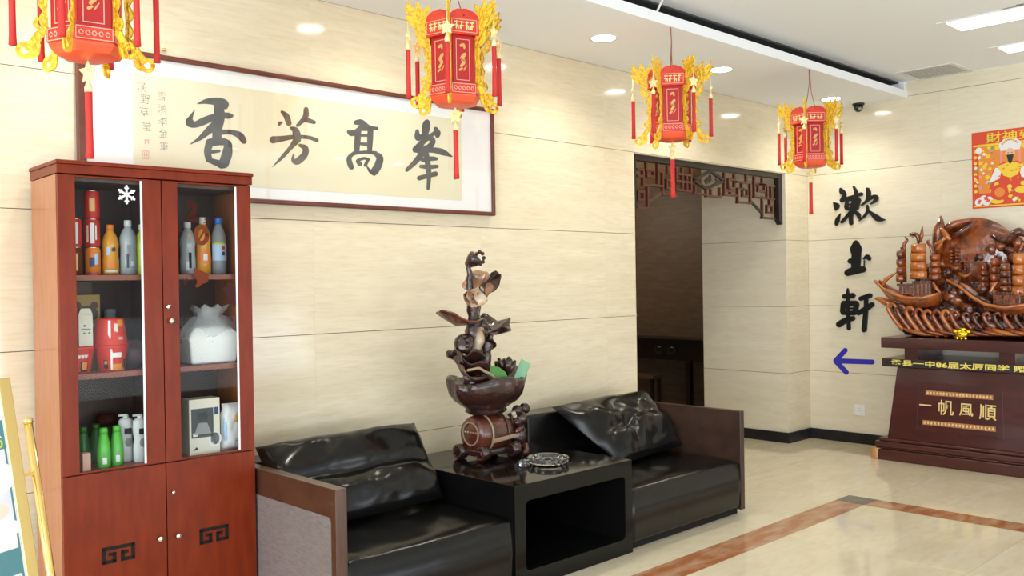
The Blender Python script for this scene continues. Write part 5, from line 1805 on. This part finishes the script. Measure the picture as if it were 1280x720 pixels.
# the great disc with a bird of prey and little ships carved on it
R_ = Matrix.Rotation(.10, 3, 'Z')
dc = sp(1216, 318, 7.66)
mb = MB()
K, J = 44, 8
vs = []
for s in (0, 1):
    for j in range(J + 1):
        r = .312 * j / J
        for k in range(K):
            a = 2 * PI * k / K
            d = .085 * (1 - (j / J) ** 2) ** .5 if s == 0 else -.03 * (1 - (j / J) ** 2) ** .5
            p = dc + Vector((-d, r * math.cos(a) * 1.05, r * math.sin(a) * .93))
            p.x += .012 * noise.noise(p * 9) * (1 - s)
            vs.append(p)
q = K * (J + 1)
mb.add(vs, [(s * q + j * K + k, s * q + j * K + (k + 1) % K, s * q + (j + 1) * K + (k + 1) % K, s * q + (j + 1) * K + k) for s in (0, 1) for j in range(J) for k in range(K)])
mb.build('sun_disc', 'amber', sh, smooth=True, world=True)
swoop([(1170, 318, .03), (1172, 305, 0), (1174, 290, -.02), (1177, 280, -.02), (1176, 270, 0)], [.030, .045, .042, .032, .008], 'bird_neck', 'amber', 7.55)
swoop([(1186, 298, .02), (1196, 294, -.01), (1208, 286, -.01), (1219, 276, .03)], [.020, .024, .020, .008], 'bird_wing', 'amber_dark', 7.56)
swoop([(1180, 290, 0), (1190, 282, -.01), (1200, 278, 0), (1212, 275, .03)], [.034, .034, .026, .014], 'bird_wing', 'amber', 7.58)
swoop([(1176, 285, 0), (1184, 294, -.02), (1189, 300, -.02)], [.016, .022, .012], 'bird_leg', 'amber_light', 7.50)
swoop([(1172, 312, 0), (1178, 303, -.02), (1182, 296, -.02)], [.014, .012, .008], 'bird_feather', 'amber_light', 7.50)
swoop([(1168, 306, 0), (1176, 302, -.02), (1184, 298, -.02)], [.010, .012, .008], 'bird_feather', 'amber_light', 7.50)
for cx, y0, y1, w_ in ((1192, 314, 330, 5), (1198, 312, 330, 6), (1203, 328, 339, 4), (1209, 327, 340, 5)):
    sail(cx, y0, y1, w_, 4, 7.575, 'amber')
swoop([(1186, 331, .01), (1195, 335, 0), (1203, 333, .01)], [.008, .018, .006], 'small_hull', 'amber_light', 7.57)
swoop([(1198, 341, .01), (1206, 345, 0), (1214, 341, .01)], [.008, .018, .006], 'small_hull', 'amber_light', 7.57)
# dragon along the right shoulder and rocks behind the ships
swoop([(1236, 293, .03), (1248, 298, 0), (1260, 300, 0), (1266, 295, -.01), (1274, 290, -.01), (1284, 294, 0)], [.014, .030, .034, .032, .034, .02], 'dragon_body', 'amber_dark', 7.58)
for k, (a, b) in enumerate(((1252, 307), (1262, 312), (1272, 304), (1280, 314), (1268, 322), (1288, 304), (1240, 312), (1226, 322), (1176, 330), (1180, 342), (1174, 350), (1186, 340))):
    p = sp(a, b, 7.62)
    q = MB().ball(p, (.06, .05, .05), 10, 7)
    q.v = [tuple(Vector(v) + (Vector(v) - p) * .5 * noise.noise(Vector(v) * 30)) for v in q.v]
    q.build('rock_knob', 'amber_dark' if k % 2 else 'amber', sh, smooth=True, world=True)
MB().box(7.60, 7.72, -2.12, -1.10, 1.004, 1.60).build('back_block', 'amber_dark', sh, world=True, bevel=.05, seg=4)
gd = thing('gold_ornament', 'small shiny gold ornament in front of the ship carving on the pedestal', 'ornament', sp(1202, 420.8, 7.372) * 1.0)
g0 = gd.location.copy()
g0.z = 1.004
gd.location = g0
WORLD['gold_ornament'] = Matrix.Translation(g0)
MB().ball((0, 0, .042), (.032, .05, .036), 14, 9).ball((0, .045, .062), (.018, .022, .018), 10, 7).ball((0, -.048, .062), (.018, .022, .016), 10, 7).ball((-.01, -.01, .082), (.014, .03, .012), 8, 6).build('body', 'gold_shiny', gd, smooth=True)
mb = MB()
for y in (-.03, 0, .03):
    mb.lathe([(.010, 0), (.013, .006), (.009, .025)], (-.005, y, 0), 8)
mb.build('feet', 'gold_shiny', gd, smooth=True)

# ------------------------------------------------------------------ brass easel with a food poster, near left
EB, EL = .44, math.radians(10)
ed = Vector((math.cos(EB), math.sin(EB), 0))
en = Vector((-ed.y, ed.x, 0))
eu = ZV * math.cos(EL) + en * math.sin(EL)
ef = (en * math.cos(EL) - ZV * math.sin(EL)) * -1            # out of the front of the board
E0 = Vector((.849, -1.30, .647))                               # point on the right edge
EBOT = -.28
es = thing('brass_easel', 'polished brass floor easel holding a framed food poster, left of the cabinet', 'easel', (.55, -1.35, 0))
PE = lambda u, v, d=0: E0 + ed * u + eu * v + ef * d          # u right of the edge, v up the board
mb = MB()
WB = .62
for u0, u1, v0, v1 in ((-.042, 0, EBOT, .598), (-WB, -WB + .042, EBOT, .598), (-WB + .042, -.042, .556, .598), (-WB + .042, -.042, EBOT, EBOT + .042)):
    mb.obox(PE((u0 + u1) / 2, (v0 + v1) / 2, 0), ed, eu, ef, u1 - u0, v1 - v0, .016)
mb.build('frame', 'brass_dark', es, world=True, bevel=.003)
ps = MB().obox(PE(-WB / 2, (EBOT + .598) / 2, 0), ed, eu, ef, WB - .08, .598 - EBOT - .08, .008).build('poster_board', 'print_white', es, world=True)
qf = lambda u, v: PE(u, v, .004)
def pq(name, m_, u0, u1, v0, v1, th):
    MB().prism(rc(u0, u1, v0, v1), qf, ef, th).build(name, m_, ps, world=True)
pq('printed_teal_border', 'teal', -WB + .046, -.046, EBOT + .046, .475, .0006)
pq('printed_photo', 'print_blue_grey', -WB + .052, -.053, .10, .39, .0010)
mb = MB().prism(disc(-.13, .16, .10, .030), qf, ef, .0014)
mb.build('printed_plate', 'print_white', ps, world=True)
MB().prism(disc(-.12, .215, .055, .026), qf, ef, .0016).build('printed_food', 'print_pink', ps, world=True)
MB().prism(disc(-.10, .31, .07, .05), qf, ef, .0013).build('printed_bowl', 'print_white', ps, world=True)
for body, v, m_ in (('R', .435, 'print_white'), ('D', .405, 'print_lime'), ('ere', .02, 'print_white')):
    text_mesh(body, .036, lambda x, y: qf(-.056 - (.022 if body == 'ere' else .012) + x, v + y), ef, .0014, .001).build('printed_word', m_, ps, world=True)
for s in (0, 1):
    u = .062 if not s else -WB - .062
    a, b = PE(u, .455, -.02), None
    k = (a.z) / eu.z
    b = a - eu * k
    pl = MB().tube([a, b + eu * .002], .0125, 14).build('stand_pole', 'brass', es, world=True, smooth=True)
    MB().lathe([(.0125, -.004), (.015, -.002), (.015, .008), (.013, .012), (.0001, .014)], a, 14, eu).build('pole_cap', 'brass', pl, world=True, smooth=True)
    MB().lathe([(.016, 0), (.016, .03), (.0125, .03)], (b.x, b.y, 0), 14).build('pole_foot', 'black_p', pl, world=True, smooth=True)
MB().bar(PE(-WB - .06, EBOT - .02, .0), PE(.06, EBOT - .02, .0), .05, .012, eu).build('ledge', 'brass', es, world=True)
MB().bar(PE(-WB - .06, .30, -.02), PE(.06, .30, -.02), .012, .012, eu).build('cross_bar', 'brass', es, world=True)
hp = PE(-WB / 2, .30, -.025)
MB().tube([hp, Vector((hp.x, hp.y, 0)) + en * .45], .010, 12).build('rear_leg', 'brass', es, world=True, smooth=True)
